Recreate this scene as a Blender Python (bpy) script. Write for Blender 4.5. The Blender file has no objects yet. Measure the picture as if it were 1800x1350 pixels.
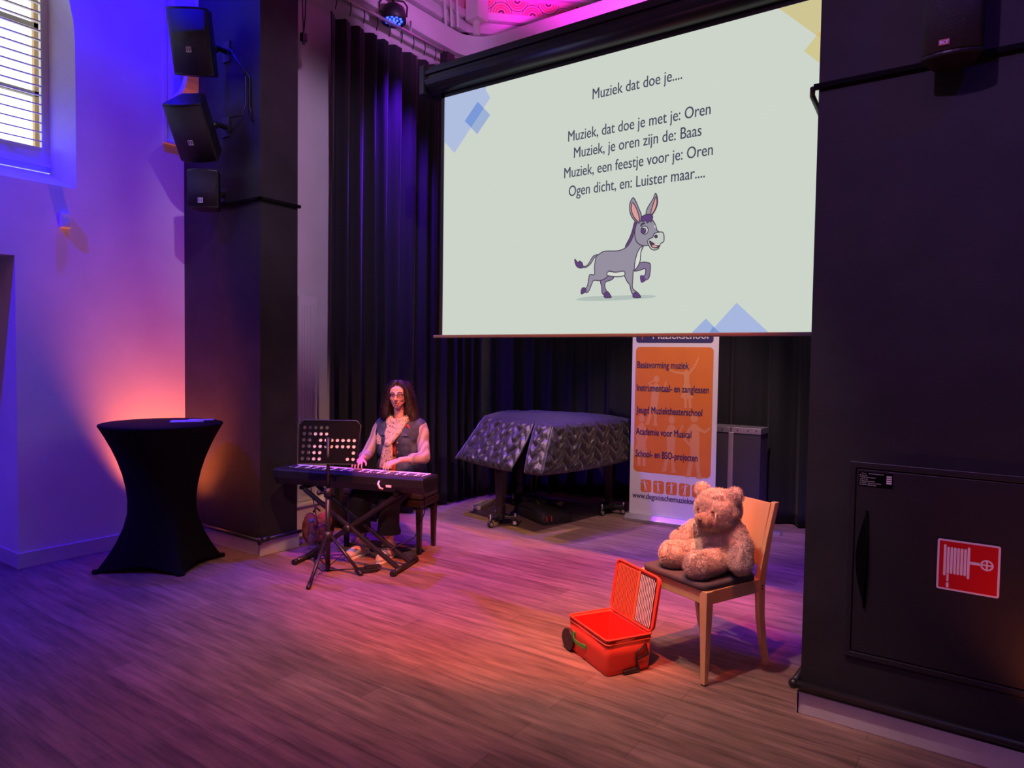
import bpy, bmesh, math, random
from math import sin, cos, pi, radians, sqrt, atan2
from mathutils import Vector, Matrix, noise
from mathutils.geometry import tessellate_polygon
random.seed(7)
S = bpy.context.scene
COL = S.collection

# ---------------------------------------------------------------- camera
cd = bpy.data.cameras.new('camera'); cam = bpy.data.objects.new('camera', cd); COL.objects.link(cam)
cd.sensor_fit = 'HORIZONTAL'; cd.sensor_width = 36.0; cd.lens = 1230.5 / 1800 * 36.0
cd.clip_start = 0.05; cd.clip_end = 100
_R = Vector((0.81351, 0.58138, 0.01413)); _U = Vector((-0.03441, 0.02388, 0.99912)); _F = Vector((-0.58054, 0.81328, -0.03943))
_m = Matrix((_R, _U, -_F)).transposed().to_4x4(); _m.translation = Vector((0, 0, 1.65))
cam.matrix_world = _m
S.camera = cam

# ---------------------------------------------------------------- colour management
S.view_settings.view_transform = 'Standard'; S.view_settings.look = 'None'
S.view_settings.exposure = 0.0; S.view_settings.gamma = 1.0; S.view_settings.use_curve_mapping = False
S.cycles.max_bounces = 8
try: S.cycles.use_denoising = True
except Exception: pass

# ---------------------------------------------------------------- daylight outside
W = bpy.data.worlds.new('sky'); S.world = W; W.use_nodes = True
W.node_tree.nodes['Background'].inputs[0].default_value = (0.93, 0.97, 1.0, 1)
W.node_tree.nodes['Background'].inputs[1].default_value = 2.2

# ---------------------------------------------------------------- lamps of the hall, and added fills
def aim(o, target):
    d = Vector(target) - o.location
    o.rotation_euler = d.to_track_quat('-Z', 'Y').to_euler()
def spot(name, loc, target, color, watts, deg, blend=0.5, size=0.06):
    l = bpy.data.lights.new(name, 'SPOT'); l.color = color; l.energy = watts
    l.spot_size = radians(deg); l.spot_blend = blend; l.shadow_soft_size = size
    o = bpy.data.objects.new(name, l); COL.objects.link(o); o.location = loc; aim(o, target); return o
def area(name, loc, target, color, watts, sx, sy):
    l = bpy.data.lights.new(name, 'AREA'); l.shape = 'RECTANGLE'; l.size = sx; l.size_y = sy
    l.color = color; l.energy = watts
    o = bpy.data.objects.new(name, l); COL.objects.link(o); o.location = loc; aim(o, target); return o
# lighting bar just in front of the stage arch
spot('red_spot', (-0.9, 2.2, 5.3), (-2.95, 4.45, 0.0), (1.0, 0.13, 0.05), 2100, 40, 0.5)
spot('amber_spot', (-2.2, 2.2, 5.3), (-3.1, 3.9, 0.3), (1.0, 0.52, 0.30), 520, 50, 0.6)
spot('warm_spot', (-1.9, 1.6, 5.3), (-1.45, 3.6, 0.4), (1.0, 0.68, 0.62), 500, 30, 0.7)
spot('pink_spot', (-1.8, -0.6, 4.3), (-4.2, 4.1, 0.9), (1.0, 0.52, 0.48), 560, 24, 0.7)
spot('red_floor_spot', (-3.0, 1.0, 5.3), (-2.6, 3.0, 0.0), (1.0, 0.20, 0.16), 330, 52, 1.0)
spot('violet_column_fill', (-1.2, -1.8, 4.8), (0.6, 3.42, 2.4), (0.62, 0.30, 1.0), 330, 50, 0.9)  # added violet fill to lift the right pier, not a lamp of the bar
# blue lamps hung close along the left wall
spot('blue_wall_spot', (-5.50, 2.72, 6.0), (-5.95, 2.85, 3.2), (0.0, 0.0, 1.0), 800, 95, 1.0)
spot('blue_floor_spot', (-5.20, 0.0, 5.4), (-6.0, 2.3, 0.9), (0.02, 0.0, 1.0), 1050, 62, 1.0)
spot('lavender_side_fill', (-0.9, 1.4, 5.2), (-5.2, 4.15, 3.0), (0.80, 0.52, 1.0), 420, 30, 0.8)  # added fill for the white strip, soffit and pier side; no known lamp
spot('blue_column_spot', (1.7, 0.8, 5.2), (0.45, 3.42, 3.1), (0.10, 0.03, 1.0), 140, 40, 0.9)
# over the stage
spot('stage_blue_spot', (-4.86, 4.95, 4.78), (-4.2, 5.3, 0.0), (0.14, 0.01, 1.0), 900, 66, 0.7)
spot('piano_blue_fill', (-4.0, 7.05, 4.4), (-4.1, 5.9, 0.6), (0.10, 0.02, 1.0), 900, 32, 0.7)  # added backlight to bring blue onto the piano cover's top
spot('stage_right_blue_spot', (-0.35, 4.7, 4.7), (-1.1, 5.6, 0.0), (0.12, 0.01, 1.0), 1100, 46, 0.7)
spot('stage_pink_spot', (-1.6, 4.75, 4.5), (-2.75, 6.45, 0.8), (1.0, 0.60, 0.62), 420, 44, 0.6)
spot('stage_amber_spot', (-4.7, 4.4, 3.6), (-4.05, 5.5, 0.6), (1.0, 0.56, 0.20), 360, 40, 0.6)
spot('ceiling_magenta_spot', (-2.3, 5.4, 4.6), (-4.1, 7.2, 6.5), (1.0, 0.02, 0.85), 760, 68, 0.8)
spot('soffit_violet_fill', (-3.6, 4.5, 4.6), (-5.1, 5.5, 5.15), (0.80, 0.25, 1.0), 70, 60, 0.9)  # added fill to brighten the left part of the soffit
# uplights on the floor
spot('corner_uplight', (-5.66, 3.02, 0.10), (-5.98, 3.38, 1.7), (1.0, 0.17, 0.03), 260, 84, 0.9, 0.05)
spot('column_uplight', (0.33, 3.15, 0.08), (0.30, 3.42, 1.2), (1.0, 0.20, 0.05), 22, 100, 0.8, 0.05)
# unseen pink fill added for soft ambient light, behind the viewer
area('ambient_fill', (-1.0, -2.2, 5.6), (-2.5, 2.5, 0.0), (1.0, 0.26, 0.70), 28, 5.0, 3.0)
# ---------------------------------------------------------------- materials
def _nt(name):
    m = bpy.data.materials.new(name); m.use_nodes = True
    return m, m.node_tree, m.node_tree.nodes, m.node_tree.links, m.node_tree.nodes['Principled BSDF']
def mat(name, col, rough=0.6, metal=0.0, var=0.0, scale=20.0, bump=0.0, bscale=None, spec=0.5, sheen=0.0, stretch=None, trans=0.0):
    m, nt, N, L, b = _nt(name)
    b.inputs['Roughness'].default_value = rough; b.inputs['Metallic'].default_value = metal
    b.inputs['Specular IOR Level'].default_value = spec
    b.inputs['Base Color'].default_value = (*col, 1)
    if sheen: b.inputs['Sheen Weight'].default_value = sheen; b.inputs['Sheen Roughness'].default_value = 0.4
    if trans: b.inputs['Transmission Weight'].default_value = trans
    if var or bump:
        tc = N.new('ShaderNodeTexCoord'); mp = N.new('ShaderNodeMapping'); L.new(tc.outputs['Object'], mp.inputs[0])
        if stretch: mp.inputs['Scale'].default_value = stretch
        n = N.new('ShaderNodeTexNoise'); n.inputs['Scale'].default_value = scale; n.inputs['Detail'].default_value = 5
        L.new(mp.outputs[0], n.inputs['Vector'])
        if var:
            r = N.new('ShaderNodeValToRGB'); L.new(n.outputs['Fac'], r.inputs[0])
            r.color_ramp.elements[0].position = .3; r.color_ramp.elements[1].position = .7
            r.color_ramp.elements[0].color = (*[c * (1 - var) for c in col], 1)
            r.color_ramp.elements[1].color = (*[min(1, c * (1 + var)) for c in col], 1)
            L.new(r.outputs[0], b.inputs['Base Color'])
        if bump:
            n2 = N.new('ShaderNodeTexNoise'); n2.inputs['Scale'].default_value = bscale or scale; n2.inputs['Detail'].default_value = 4
            L.new(mp.outputs[0], n2.inputs['Vector'])
            bp = N.new('ShaderNodeBump'); bp.inputs['Strength'].default_value = bump; bp.inputs['Distance'].default_value = 0.01
            L.new(n2.outputs['Fac'], bp.inputs['Height']); L.new(bp.outputs[0], b.inputs['Normal'])
    return m
def emit(name, col, strength):
    m = bpy.data.materials.new(name); m.use_nodes = True; N = m.node_tree.nodes; N.clear()
    e = N.new('ShaderNodeEmission'); o = N.new('ShaderNodeOutputMaterial')
    e.inputs[0].default_value = (*col, 1); e.inputs[1].default_value = strength
    m.node_tree.links.new(e.outputs[0], o.inputs[0]); return m
def srgb(r, g, b):
    f = lambda c: (c / 255) / 12.92 if c / 255 <= .04045 else ((c / 255 + .055) / 1.055) ** 2.4
    return (f(r), f(g), f(b))
def floor_mat():
    m, nt, N, L, b = _nt('floor_planks')
    tc = N.new('ShaderNodeTexCoord'); mp = N.new('ShaderNodeMapping'); L.new(tc.outputs['Object'], mp.inputs[0])
    br = N.new('ShaderNodeTexBrick'); br.inputs['Scale'].default_value = 1.0
    br.inputs['Brick Width'].default_value = 1.25; br.inputs['Row Height'].default_value = 0.152; br.inputs['Mortar Size'].default_value = 0.0012
    br.inputs['Mortar Smooth'].default_value = 0.2; br.offset = 0.37; br.inputs['Bias'].default_value = 0.0
    br.inputs['Color1'].default_value = (.33, .215, .175, 1); br.inputs['Color2'].default_value = (.235, .15, .12, 1); br.inputs['Mortar'].default_value = (.10, .065, .05, 1)
    L.new(mp.outputs[0], br.inputs['Vector'])
    mp2 = N.new('ShaderNodeMapping'); mp2.inputs['Scale'].default_value = (1.5, 15, 1); L.new(tc.outputs['Object'], mp2.inputs[0])
    n = N.new('ShaderNodeTexNoise'); n.inputs['Scale'].default_value = 1.6; n.inputs['Detail'].default_value = 7; n.inputs['Roughness'].default_value = .62
    L.new(mp2.outputs[0], n.inputs['Vector'])
    r = N.new('ShaderNodeValToRGB'); r.color_ramp.elements[0].position = .34; r.color_ramp.elements[1].position = .68
    r.color_ramp.elements[0].color = (.46, .44, .45, 1); r.color_ramp.elements[1].color = (1.2, 1.12, 1.1, 1); L.new(n.outputs['Fac'], r.inputs[0])
    mx = N.new('ShaderNodeMix'); mx.data_type = 'RGBA'; mx.blend_type = 'MULTIPLY'; mx.inputs['Factor'].default_value = .95
    L.new(br.outputs['Color'], mx.inputs['A']); L.new(r.outputs[0], mx.inputs['B']); L.new(mx.outputs['Result'], b.inputs['Base Color'])
    b.inputs['Roughness'].default_value = .47; b.inputs['Specular IOR Level'].default_value = .35
    bp = N.new('ShaderNodeBump'); bp.inputs['Strength'].default_value = .12; bp.inputs['Distance'].default_value = .004
    L.new(n.outputs['Fac'], bp.inputs['Height']); L.new(bp.outputs[0], b.inputs['Normal'])
    return m
def pattern_mat(name, stops, scale, rough=.8, kind='voronoi', stretch=(1, 1, 1)):
    m, nt, N, L, b = _nt(name)
    tc = N.new('ShaderNodeTexCoord'); mp = N.new('ShaderNodeMapping'); mp.inputs['Scale'].default_value = stretch; L.new(tc.outputs['Object'], mp.inputs[0])
    if kind == 'voronoi':
        t = N.new('ShaderNodeTexVoronoi'); out = t.outputs['Distance']
    elif kind == 'wave':
        t = N.new('ShaderNodeTexWave'); t.inputs['Distortion'].default_value = .6; out = t.outputs['Fac']
    else:
        t = N.new('ShaderNodeTexNoise'); t.inputs['Detail'].default_value = 6; out = t.outputs['Fac']
    t.inputs['Scale'].default_value = scale; L.new(mp.outputs[0], t.inputs['Vector'])
    r = N.new('ShaderNodeValToRGB'); L.new(out, r.inputs[0])
    while len(r.color_ramp.elements) < len(stops): r.color_ramp.elements.new(.5)
    for e, (p, c) in zip(r.color_ramp.elements, stops): e.position = p; e.color = (*c, 1)
    L.new(r.outputs[0], b.inputs['Base Color']); b.inputs['Roughness'].default_value = rough
    return m
def quilt_mat():
    # black satin quilting, chevron stitched
    m, nt, N, L, b = _nt('black_quilted_satin')
    b.inputs['Base Color'].default_value = (.022, .019, .018, 1); b.inputs['Roughness'].default_value = .42; b.inputs['Sheen Weight'].default_value = .5; b.inputs['Sheen Roughness'].default_value = .35
    tc = N.new('ShaderNodeTexCoord'); n = N.new('ShaderNodeTexNoise'); n.inputs['Scale'].default_value = 26; n.inputs['Detail'].default_value = 4
    L.new(tc.outputs['Object'], n.inputs['Vector'])
    bp = N.new('ShaderNodeBump'); bp.inputs['Strength'].default_value = .55; bp.inputs['Distance'].default_value = .012
    L.new(n.outputs['Fac'], bp.inputs['Height']); L.new(bp.outputs[0], b.inputs['Normal'])
    return m
def glass_mat(name, tint=(1, 1, 1), gloss=.12):
    m = bpy.data.materials.new(name); m.use_nodes = True; N = m.node_tree.nodes; N.clear(); L = m.node_tree.links
    t = N.new('ShaderNodeBsdfTransparent'); t.inputs[0].default_value = (*tint, 1)
    g = N.new('ShaderNodeBsdfGlossy'); g.inputs['Roughness'].default_value = .05
    mx = N.new('ShaderNodeMixShader'); mx.inputs[0].default_value = gloss; o = N.new('ShaderNodeOutputMaterial')
    L.new(t.outputs[0], mx.inputs[1]); L.new(g.outputs[0], mx.inputs[2]); L.new(mx.outputs[0], o.inputs[0]); return m

M = {}
M['floor'] = floor_mat()
M['plaster'] = mat('white_plaster', (.72, .70, .70), .85, var=.05, scale=3, bump=.10, bscale=18)
M['plasterwarm'] = mat('cream_plaster', (.74, .68, .66), .8, var=.04, scale=4)
M['paintwhite'] = mat('white_gloss_paint', (.74, .73, .74), .45)
M['skirt'] = mat('grey_skirting_paint', (.60, .56, .58), .5, var=.06, scale=6)
M['blackwall'] = mat('matt_black_paint', (.027, .024, .027), .62, var=.2, scale=5, bump=.10, bscale=45, spec=.3)
M['cabpaint'] = mat('satin_black_paint', (.022, .020, .023), .42, bump=.05, bscale=60)
M['blackmetal'] = mat('black_powder_coat', (.016, .015, .017), .38, metal=.0, spec=.6)
M['blackplastic'] = mat('black_plastic', (.014, .013, .016), .42)
M['speaker'] = mat('black_speaker_grille', (.022, .021, .024), .5, bump=.5, bscale=260)
M['velvet'] = mat('black_stage_velvet', (.0075, .0075, .012), .85, sheen=.12, bump=.1, bscale=80)
M['spandex'] = mat('black_stretch_cloth', (.0045, .0042, .0055), .85, spec=.2)
M['desk'] = mat('matt_black_desk', (.006, .0055, .0065), .7, spec=.06)
M['chrome'] = mat('chrome', (.75, .75, .78), .18, metal=1)
M['alu'] = mat('brushed_aluminium', (.62, .60, .64), .38, metal=.85)
M['white'] = mat('white_plastic', (.78, .77, .76), .4)
M['paper'] = mat('white_paper', (.80, .79, .80), .7)
M['wood'] = mat('pale_beech', (.70, .45, .23), .42, var=.10, scale=7, stretch=(1, 1, .15))
M['seatgrey'] = mat('charcoal_seat_fabric', (.085, .07, .085), .85, var=.15, scale=90, bump=.2, bscale=300)
M['fur'] = mat('beige_plush', (.78, .64, .55), .95, var=.12, scale=12, sheen=.3)
M['furdark'] = mat('tan_plush_muzzle', (.58, .42, .33), .95, var=.1, scale=30)
M['nose'] = mat('brown_bear_nose', (.10, .05, .045), .4)
M['redcloth'] = mat('bright_red_orange_cloth', (.74, .062, .030), .62, bump=.25, bscale=22)
M['redin'] = mat('red_lining', (.88, .030, .022), .6, bump=.1, bscale=14)
M['orangetape'] = mat('orange_piping', (.90, .16, .05), .55)
M['green'] = mat('green_webbing', (.07, .32, .05), .6)
M['skin'] = mat('skin', (.68, .40, .31), .5, var=.05, scale=14)
M['lip'] = mat('lips', (.36, .10, .09), .45)
M['dark'] = mat('dark_detail', (.02, .015, .015), .5)
M['hair'] = mat('dark_brown_hair', (.045, .022, .017), .5, var=.3, scale=30, stretch=(1, 1, .1))
M['scarf'] = pattern_mat('cream_scarf_print', [(0.0, (.06, .05, .05)), (.40, (.13, .11, .10)), (.46, (.54, .46, .35)), (.60, (.60, .52, .42)), (.68, (.30, .26, .24))], 120, .85, 'noise', (1, 1, .55))
M['denim'] = mat('faded_blue_denim', (.042, .062, .105), .8, var=.55, scale=16, bump=.15, bscale=150)
M['shirt'] = pattern_mat('beige_striped_jersey', [(0.0, (.24, .20, .19)), (.5, (.36, .31, .29)), (1, (.42, .37, .35))], 55, .85, 'wave', (0.15, 0.15, 1))
M['rusttop'] = mat('rust_orange_top', (.50, .065, .03), .7, var=.2, scale=20)
M['blacktrouser'] = mat('black_trouser_cloth', (.008, .008, .011), .8)
M['shoe'] = mat('white_canvas_shoe', (.66, .62, .62), .7, var=.06, scale=30)
M['lace'] = mat('dark_violet_lace', (.10, .07, .22), .7)
M['ivory'] = mat('white_piano_key', (.82, .79, .76), .3)
M['ebony'] = mat('black_piano_key', (.01, .01, .01), .3)
M['pianoblack'] = mat('black_lacquer', (.02, .013, .013), .3)
M['quilt'] = quilt_mat()
M['banner'] = mat('white_banner_vinyl', (.78, .74, .78), .5)
M['banorange'] = mat('banner_orange', (.80, .21, .035), .5, var=.04, scale=4)
M['bansil'] = mat('banner_pale_orange', (.84, .34, .14), .5)
M['bannavy'] = mat('banner_navy', (.035, .025, .13), .5)
M['signred'] = mat('fire_sign_red', (.62, .004, .010), .4)
M['signwhite'] = mat('sign_white', (.86, .84, .90), .5)
M['felt'] = mat('dark_violet_carpet_cover', (.055, .040, .060), .95, var=.1, scale=120, bump=.2, bscale=200)
M['bag'] = mat('rust_red_rucksack', (.27, .075, .05), .9, var=.3, scale=14, bump=.8, bscale=26, spec=.1)
M['gigbag'] = mat('black_nylon', (.022, .02, .02), .6, bump=.2, bscale=60)
M['redtab'] = mat('red_zip_tab', (.7, .04, .03), .5)
M['cap'] = mat('blue_cap', (.04, .15, .45), .4)
M['water'] = glass_mat('clear_bottle', (.86, .90, .95), .18)
M['glass'] = glass_mat('window_glass', (1, 1, 1), .06)
M['lens'] = glass_mat('spectacle_lens', (1, 1, 1), .05)
M['tan'] = mat('tan_window_timber', (.55, .36, .16), .6)
M['olive'] = mat('grey_olive_glazing_bar', (.34, .30, .25), .6)
M['frieze'] = pattern_mat('painted_frieze', [(0.0, (.62, .28, .36)), (.5, (.70, .42, .46)), (1, (.78, .52, .50))], 6, .8, 'noise')
M['friezered'] = mat('red_painted_scroll', (.66, .17, .17), .8)
M['friezedark'] = mat('dark_painted_line', (.12, .05, .05), .8)
M['brass'] = mat('brass_gold', (.75, .52, .22), .35, metal=.8)
M['cloud'] = mat('yellowed_white_plastic', (.70, .62, .40), .5)
M['led'] = emit('blue_led', (.03, .06, 1.0), 5.0)
M['navyred'] = mat('dim_red_badge', (.42, .05, .07), .5)
M['parbody'] = mat('black_lamp_housing', (.012, .012, .02), .5)
M['screenblack'] = mat('black_projection_border', (.018, .017, .022), .5)
M['housing'] = mat('black_screen_housing', (.016, .014, .018), .38)
M['barsilver'] = mat('grey_weight_bar', (.11, .11, .10), .5)
M['blind'] = mat('white_shutter_paint', (.72, .71, .74), .5)
M['deepblack'] = mat('deep_black_recess', (.003, .003, .0035), .8, spec=.05)

# ---------------------------------------------------------------- building helpers
def V(*a): return Vector(a) if len(a) > 1 else Vector(a[0])
def frame(o, x, y):
    x = Vector(x).normalized(); y = Vector(y); y = (y - x * x.dot(y)).normalized(); z = x.cross(y); o = Vector(o)
    return lambda a, b, c=0.0: o + x * a + y * b + z * c
WORLD = lambda a, b, c=0.0: Vector((a, b, c))
class MB:
    def __init__(s): s.v = []; s.f = []; s.m = []; s.sm = []
    def add(s, vs, fs, mi=0, smooth=False):
        k = len(s.v); s.v += [Vector(p) for p in vs]
        for f in fs: s.f.append([i + k for i in f]); s.m.append(mi); s.sm.append(smooth)
        return s
    def box(s, a, b, T=WORLD, mi=0):
        (x0, y0, z0), (x1, y1, z1) = a, b
        vs = [T(x, y, z) for x, y, z in ((x0, y0, z0), (x1, y0, z0), (x1, y1, z0), (x0, y1, z0), (x0, y0, z1), (x1, y0, z1), (x1, y1, z1), (x0, y1, z1))]
        return s.add(vs, [(0, 3, 2, 1), (4, 5, 6, 7), (0, 1, 5, 4), (1, 2, 6, 5), (2, 3, 7, 6), (3, 0, 4, 7)], mi)
    def loft(s, rings, mi=0, smooth=True, cap=True, closed=True):
        n = len(rings[0]); vs = [p for r in rings for p in r]; fs = []
        for i in range(len(rings) - 1):
            for j in range(n if closed else n - 1):
                k = (j + 1) % n; fs.append((i * n + j, i * n + k, (i + 1) * n + k, (i + 1) * n + j))
        s.add(vs, fs, mi, smooth)
        if cap and closed:
            s.add(rings[0], [tuple(range(n))[::-1]], mi); s.add(rings[-1], [tuple(range(n))], mi)
        return s
    def tube(s, pts, r, n=10, mi=0, cap=True, smooth=True):
        pts = [Vector(p) for p in pts]; rs = r if isinstance(r, (list, tuple)) else [r] * len(pts)
        rings = []; ref = None
        for i, p in enumerate(pts):
            d = (pts[min(i + 1, len(pts) - 1)] - pts[max(i - 1, 0)]).normalized()
            if ref is None: ref = Vector((0, 0, 1)) if abs(d.z) < .9 else Vector((1, 0, 0))
            u = (ref - d * ref.dot(d)).normalized(); w = d.cross(u); ref = u
            rings.append([p + u * (rs[i] * cos(2 * pi * j / n)) + w * (rs[i] * sin(2 * pi * j / n)) for j in range(n)])
        return s.loft(rings, mi, smooth, cap)
    def beam(s, p0, p1, w, h, up=(0, 0, 1), mi=0, w1=None, h1=None):
        p0, p1 = Vector(p0), Vector(p1); d = (p1 - p0).normalized(); up = Vector(up); u = (up - d * up.dot(d)).normalized(); q = d.cross(u)
        w1 = w if w1 is None else w1; h1 = h if h1 is None else h1
        R = lambda p, a, b: [p + q * a / 2 + u * b / 2, p - q * a / 2 + u * b / 2, p - q * a / 2 - u * b / 2, p + q * a / 2 - u * b / 2]
        return s.loft([R(p0, w, h), R(p1, w1, h1)], mi, False)
    def lathe(s, prof, T=WORLD, n=28, mi=0, smooth=True):
        return s.loft([[T(r * cos(2 * pi * j / n), r * sin(2 * pi * j / n), z) for j in range(n)] for r, z in prof], mi, smooth)
    def ball(s, c, r, T=None, n=14, mi=0):
        if not isinstance(r, (list, tuple)): r = (r, r, r)
        c = Vector(c); T = T or (lambda a, b, d: c + Vector((a, b, d))); m = n // 2 + 1; rings = []
        for i in range(1, m):
            t = pi * i / m; rings.append([T(r[0] * sin(t) * cos(2 * pi * j / n), r[1] * sin(t) * sin(2 * pi * j / n), -r[2] * cos(t)) for j in range(n)])
        k = len(s.v); s.loft(rings, mi, True, False); b = len(s.v); s.v += [T(0, 0, -r[2]), T(0, 0, r[2])]; L = k + (m - 2) * n
        for j in range(n):
            q = (j + 1) % n
            s.f.append([b, k + q, k + j]); s.f.append([b + 1, L + j, L + q]); s.m += [mi, mi]; s.sm += [True, True]
        return s
    def prism(s, poly, z0, z1, T=WORLD, mi=0, holes=()):
        loops = [list(poly)] + [list(h) for h in holes]
        tri = tessellate_polygon([[Vector((p[0], p[1], 0)) for p in l] for l in loops]); flat = [p for l in loops for p in l]; n = len(flat)
        s.add([T(p[0], p[1], z0) for p in flat] + [T(p[0], p[1], z1) for p in flat], [tuple(t) for t in tri] + [tuple(i + n for i in t) for t in tri], mi)
        k = 0
        for l in loops:
            m = len(l); a = [T(p[0], p[1], z0) for p in l]; b = [T(p[0], p[1], z1) for p in l]
            s.add(a + b, [(i, (i + 1) % m, m + (i + 1) % m, m + i) for i in range(m)], mi); k += m
        return s
    def build(s, name, mats, parent=None, bevel=0, seg=2, fix=True):
        me = bpy.data.meshes.new(name); root = parent
        while root is not None and root.parent: root = root.parent
        off = root.location if root is not None else Vector((0, 0, 0))
        me.from_pydata([p - off for p in s.v], [], s.f)
        mats = mats if isinstance(mats, (list, tuple)) else [mats]
        for x in mats: me.materials.append(M[x] if isinstance(x, str) else x)
        me.polygons.foreach_set('material_index', s.m); me.polygons.foreach_set('use_smooth', s.sm)
        if fix:
            b = bmesh.new(); b.from_mesh(me); bmesh.ops.remove_doubles(b, verts=b.verts, dist=1e-5); bmesh.ops.recalc_face_normals(b, faces=b.faces); b.to_mesh(me); b.free()
        me.update(); o = bpy.data.objects.new(name, me); COL.objects.link(o)
        if parent is not None: o.parent = parent
        if bevel:
            mo = o.modifiers.new('bevel', 'BEVEL'); mo.width = bevel; mo.segments = seg; mo.limit_method = 'ANGLE'; mo.angle_limit = radians(40)
        return o
def thing(name, label, cat, loc=(0, 0, 0), group=None):
    o = bpy.data.objects.new(name, None); COL.objects.link(o); o.location = loc; o.empty_display_size = .1
    o['label'] = label; o['category'] = cat
    if group: o['group'] = group
    return o
def tag(o, label, cat, group=None):
    o['label'] = label; o['category'] = cat
    if group: o['group'] = group
    return o
def struct(o, label=None):
    o['kind'] = 'structure'
    if label: o['label'] = label
    return o
_tc = {}
def text_mb(mb, body, width, T, height=None, mi=0, align='L', depth=.0006, bold=0.0):
    """letters laid in the frame T, fitted to a width (metres)"""
    c = bpy.data.curves.new('lettering', 'FONT'); c.body = body; c.size = 1; c.resolution_u = 4
    o = bpy.data.objects.new('lettering', c); COL.objects.link(o); dg = bpy.context.evaluated_depsgraph_get(); dg.update()
    me = o.evaluated_get(dg).to_mesh(); vs = [v.co.copy() for v in me.vertices]; fs = [tuple(p.vertices) for p in me.polygons]
    o.evaluated_get(dg).to_mesh_clear(); bpy.data.objects.remove(o); bpy.data.curves.remove(c)
    x0 = min(v.x for v in vs); x1 = max(v.x for v in vs); k = width / (x1 - x0); ky = k if height is None else height
    sh = {'L': 0, 'C': -width / 2, 'R': -width}[align]
    for d_ in ((0.0,) if not bold else (-bold * ky, 0.0, bold * ky)):
        mb.add([T((v.x - x0) * k + sh + d_, v.y * ky, depth + d_ * .002) for v in vs], fs, mi)
    return k
def smoothpoly(p, n=4):
    out = []; m = len(p)
    for i in range(m):
        a, b, c, d = [Vector(p[(i + k) % m]) for k in (-1, 0, 1, 2)]
        for j in range(n):
            t = j / n; out.append(tuple(.5 * ((2 * b) + (c - a) * t + (2 * a - 5 * b + 4 * c - d) * t * t + (3 * b - a - 3 * c + d) * t ** 3)))
    return out
def rrect(x0, y0, x1, y1, r, n=5):
    out = []
    for cx, cy, a in ((x1 - r, y0 + r, -90), (x1 - r, y1 - r, 0), (x0 + r, y1 - r, 90), (x0 + r, y0 + r, 180)):
        for i in range(n + 1):
            t = radians(a + 90 * i / n); out.append((cx + r * cos(t), cy + r * sin(t)))
    return out
def copy_thing(root, loc=None):
    c = root.copy(); COL.objects.link(c)
    if loc is not None: c.location = loc
    for ch in list(root.children):
        d = ch.copy(); COL.objects.link(d); d.parent = c
        for g in list(ch.children):
            e = g.copy(); COL.objects.link(e); e.parent = d
    return c
# soft bodies: overlapping balls fused into one continuous skin
def ico(sub=2):
    b = bmesh.new(); bmesh.ops.create_icosphere(b, subdivisions=sub, radius=1)
    r = ([v.co.copy() for v in b.verts], [tuple(v.index for v in f.verts) for f in b.faces]); b.free(); return r
ICO = ico(2)
class Blob:
    def __init__(s): s.mb = MB()
    def ell(s, c, r, X=(1, 0, 0), Y=(0, 1, 0)):
        if not isinstance(r, (list, tuple)): r = (r, r, r)
        T = frame(c, X, Y); s.mb.add([T(v.x * r[0], v.y * r[1], v.z * r[2]) for v in ICO[0]], ICO[1], 0, True); return s
    def cap(s, p0, r0, p1, r1, flat=1.0, ax=None):
        p0, p1 = Vector(p0), Vector(p1); L = (p1 - p0).length; n = max(2, int(L / (min(r0, r1) * .45)) + 1)
        for i in range(n + 1):
            t = i / n; r = r0 + (r1 - r0) * t
            if ax is None: s.ell(p0.lerp(p1, t), r)
            else: s.ell(p0.lerp(p1, t), (r, r, r * flat), ax[0], ax[1])
        return s
    def chain(s, pts):
        for (p, r), (q, w) in zip(pts[:-1], pts[1:]): s.cap(p, r, q, w)
        return s
    def build(s, name, m, parent, voxel=.01, smooth=4, cut=None, solid=0, trim_z=None):
        o = s.mb.build(name, m, parent, fix=False)
        a = o.modifiers.new('r', 'REMESH'); a.mode = 'VOXEL'; a.voxel_size = voxel; a.use_smooth_shade = True
        b = o.modifiers.new('s', 'SMOOTH'); b.factor = .5; b.iterations = smooth
        dg = bpy.context.evaluated_depsgraph_get(); dg.update()
        me = bpy.data.meshes.new_from_object(o.evaluated_get(dg)); old = o.data; o.modifiers.clear(); o.data = me; bpy.data.meshes.remove(old); me.name = name
        if trim_z is not None:
            bm = bmesh.new(); bm.from_mesh(me); root = parent
            while root.parent: root = root.parent
            bmesh.ops.bisect_plane(bm, geom=bm.verts[:] + bm.edges[:] + bm.faces[:], plane_co=(0, 0, trim_z - root.location.z), plane_no=(0, 0, 1), clear_inner=True); bm.to_mesh(me); bm.free()
        if cut:
            bm = bmesh.new(); bm.from_mesh(me); root = parent
            while root is not None and root.parent: root = root.parent
            off = root.location if root else Vector()
            bmesh.ops.delete(bm, geom=[f for f in bm.faces if cut(f.calc_center_median() + off)], context='FACES'); bm.to_mesh(me); bm.free()
        for p in me.polygons: p.use_smooth = True
        if solid:
            so = o.modifiers.new('thick', 'SOLIDIFY'); so.thickness = solid; so.offset = 1
        return o
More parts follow.
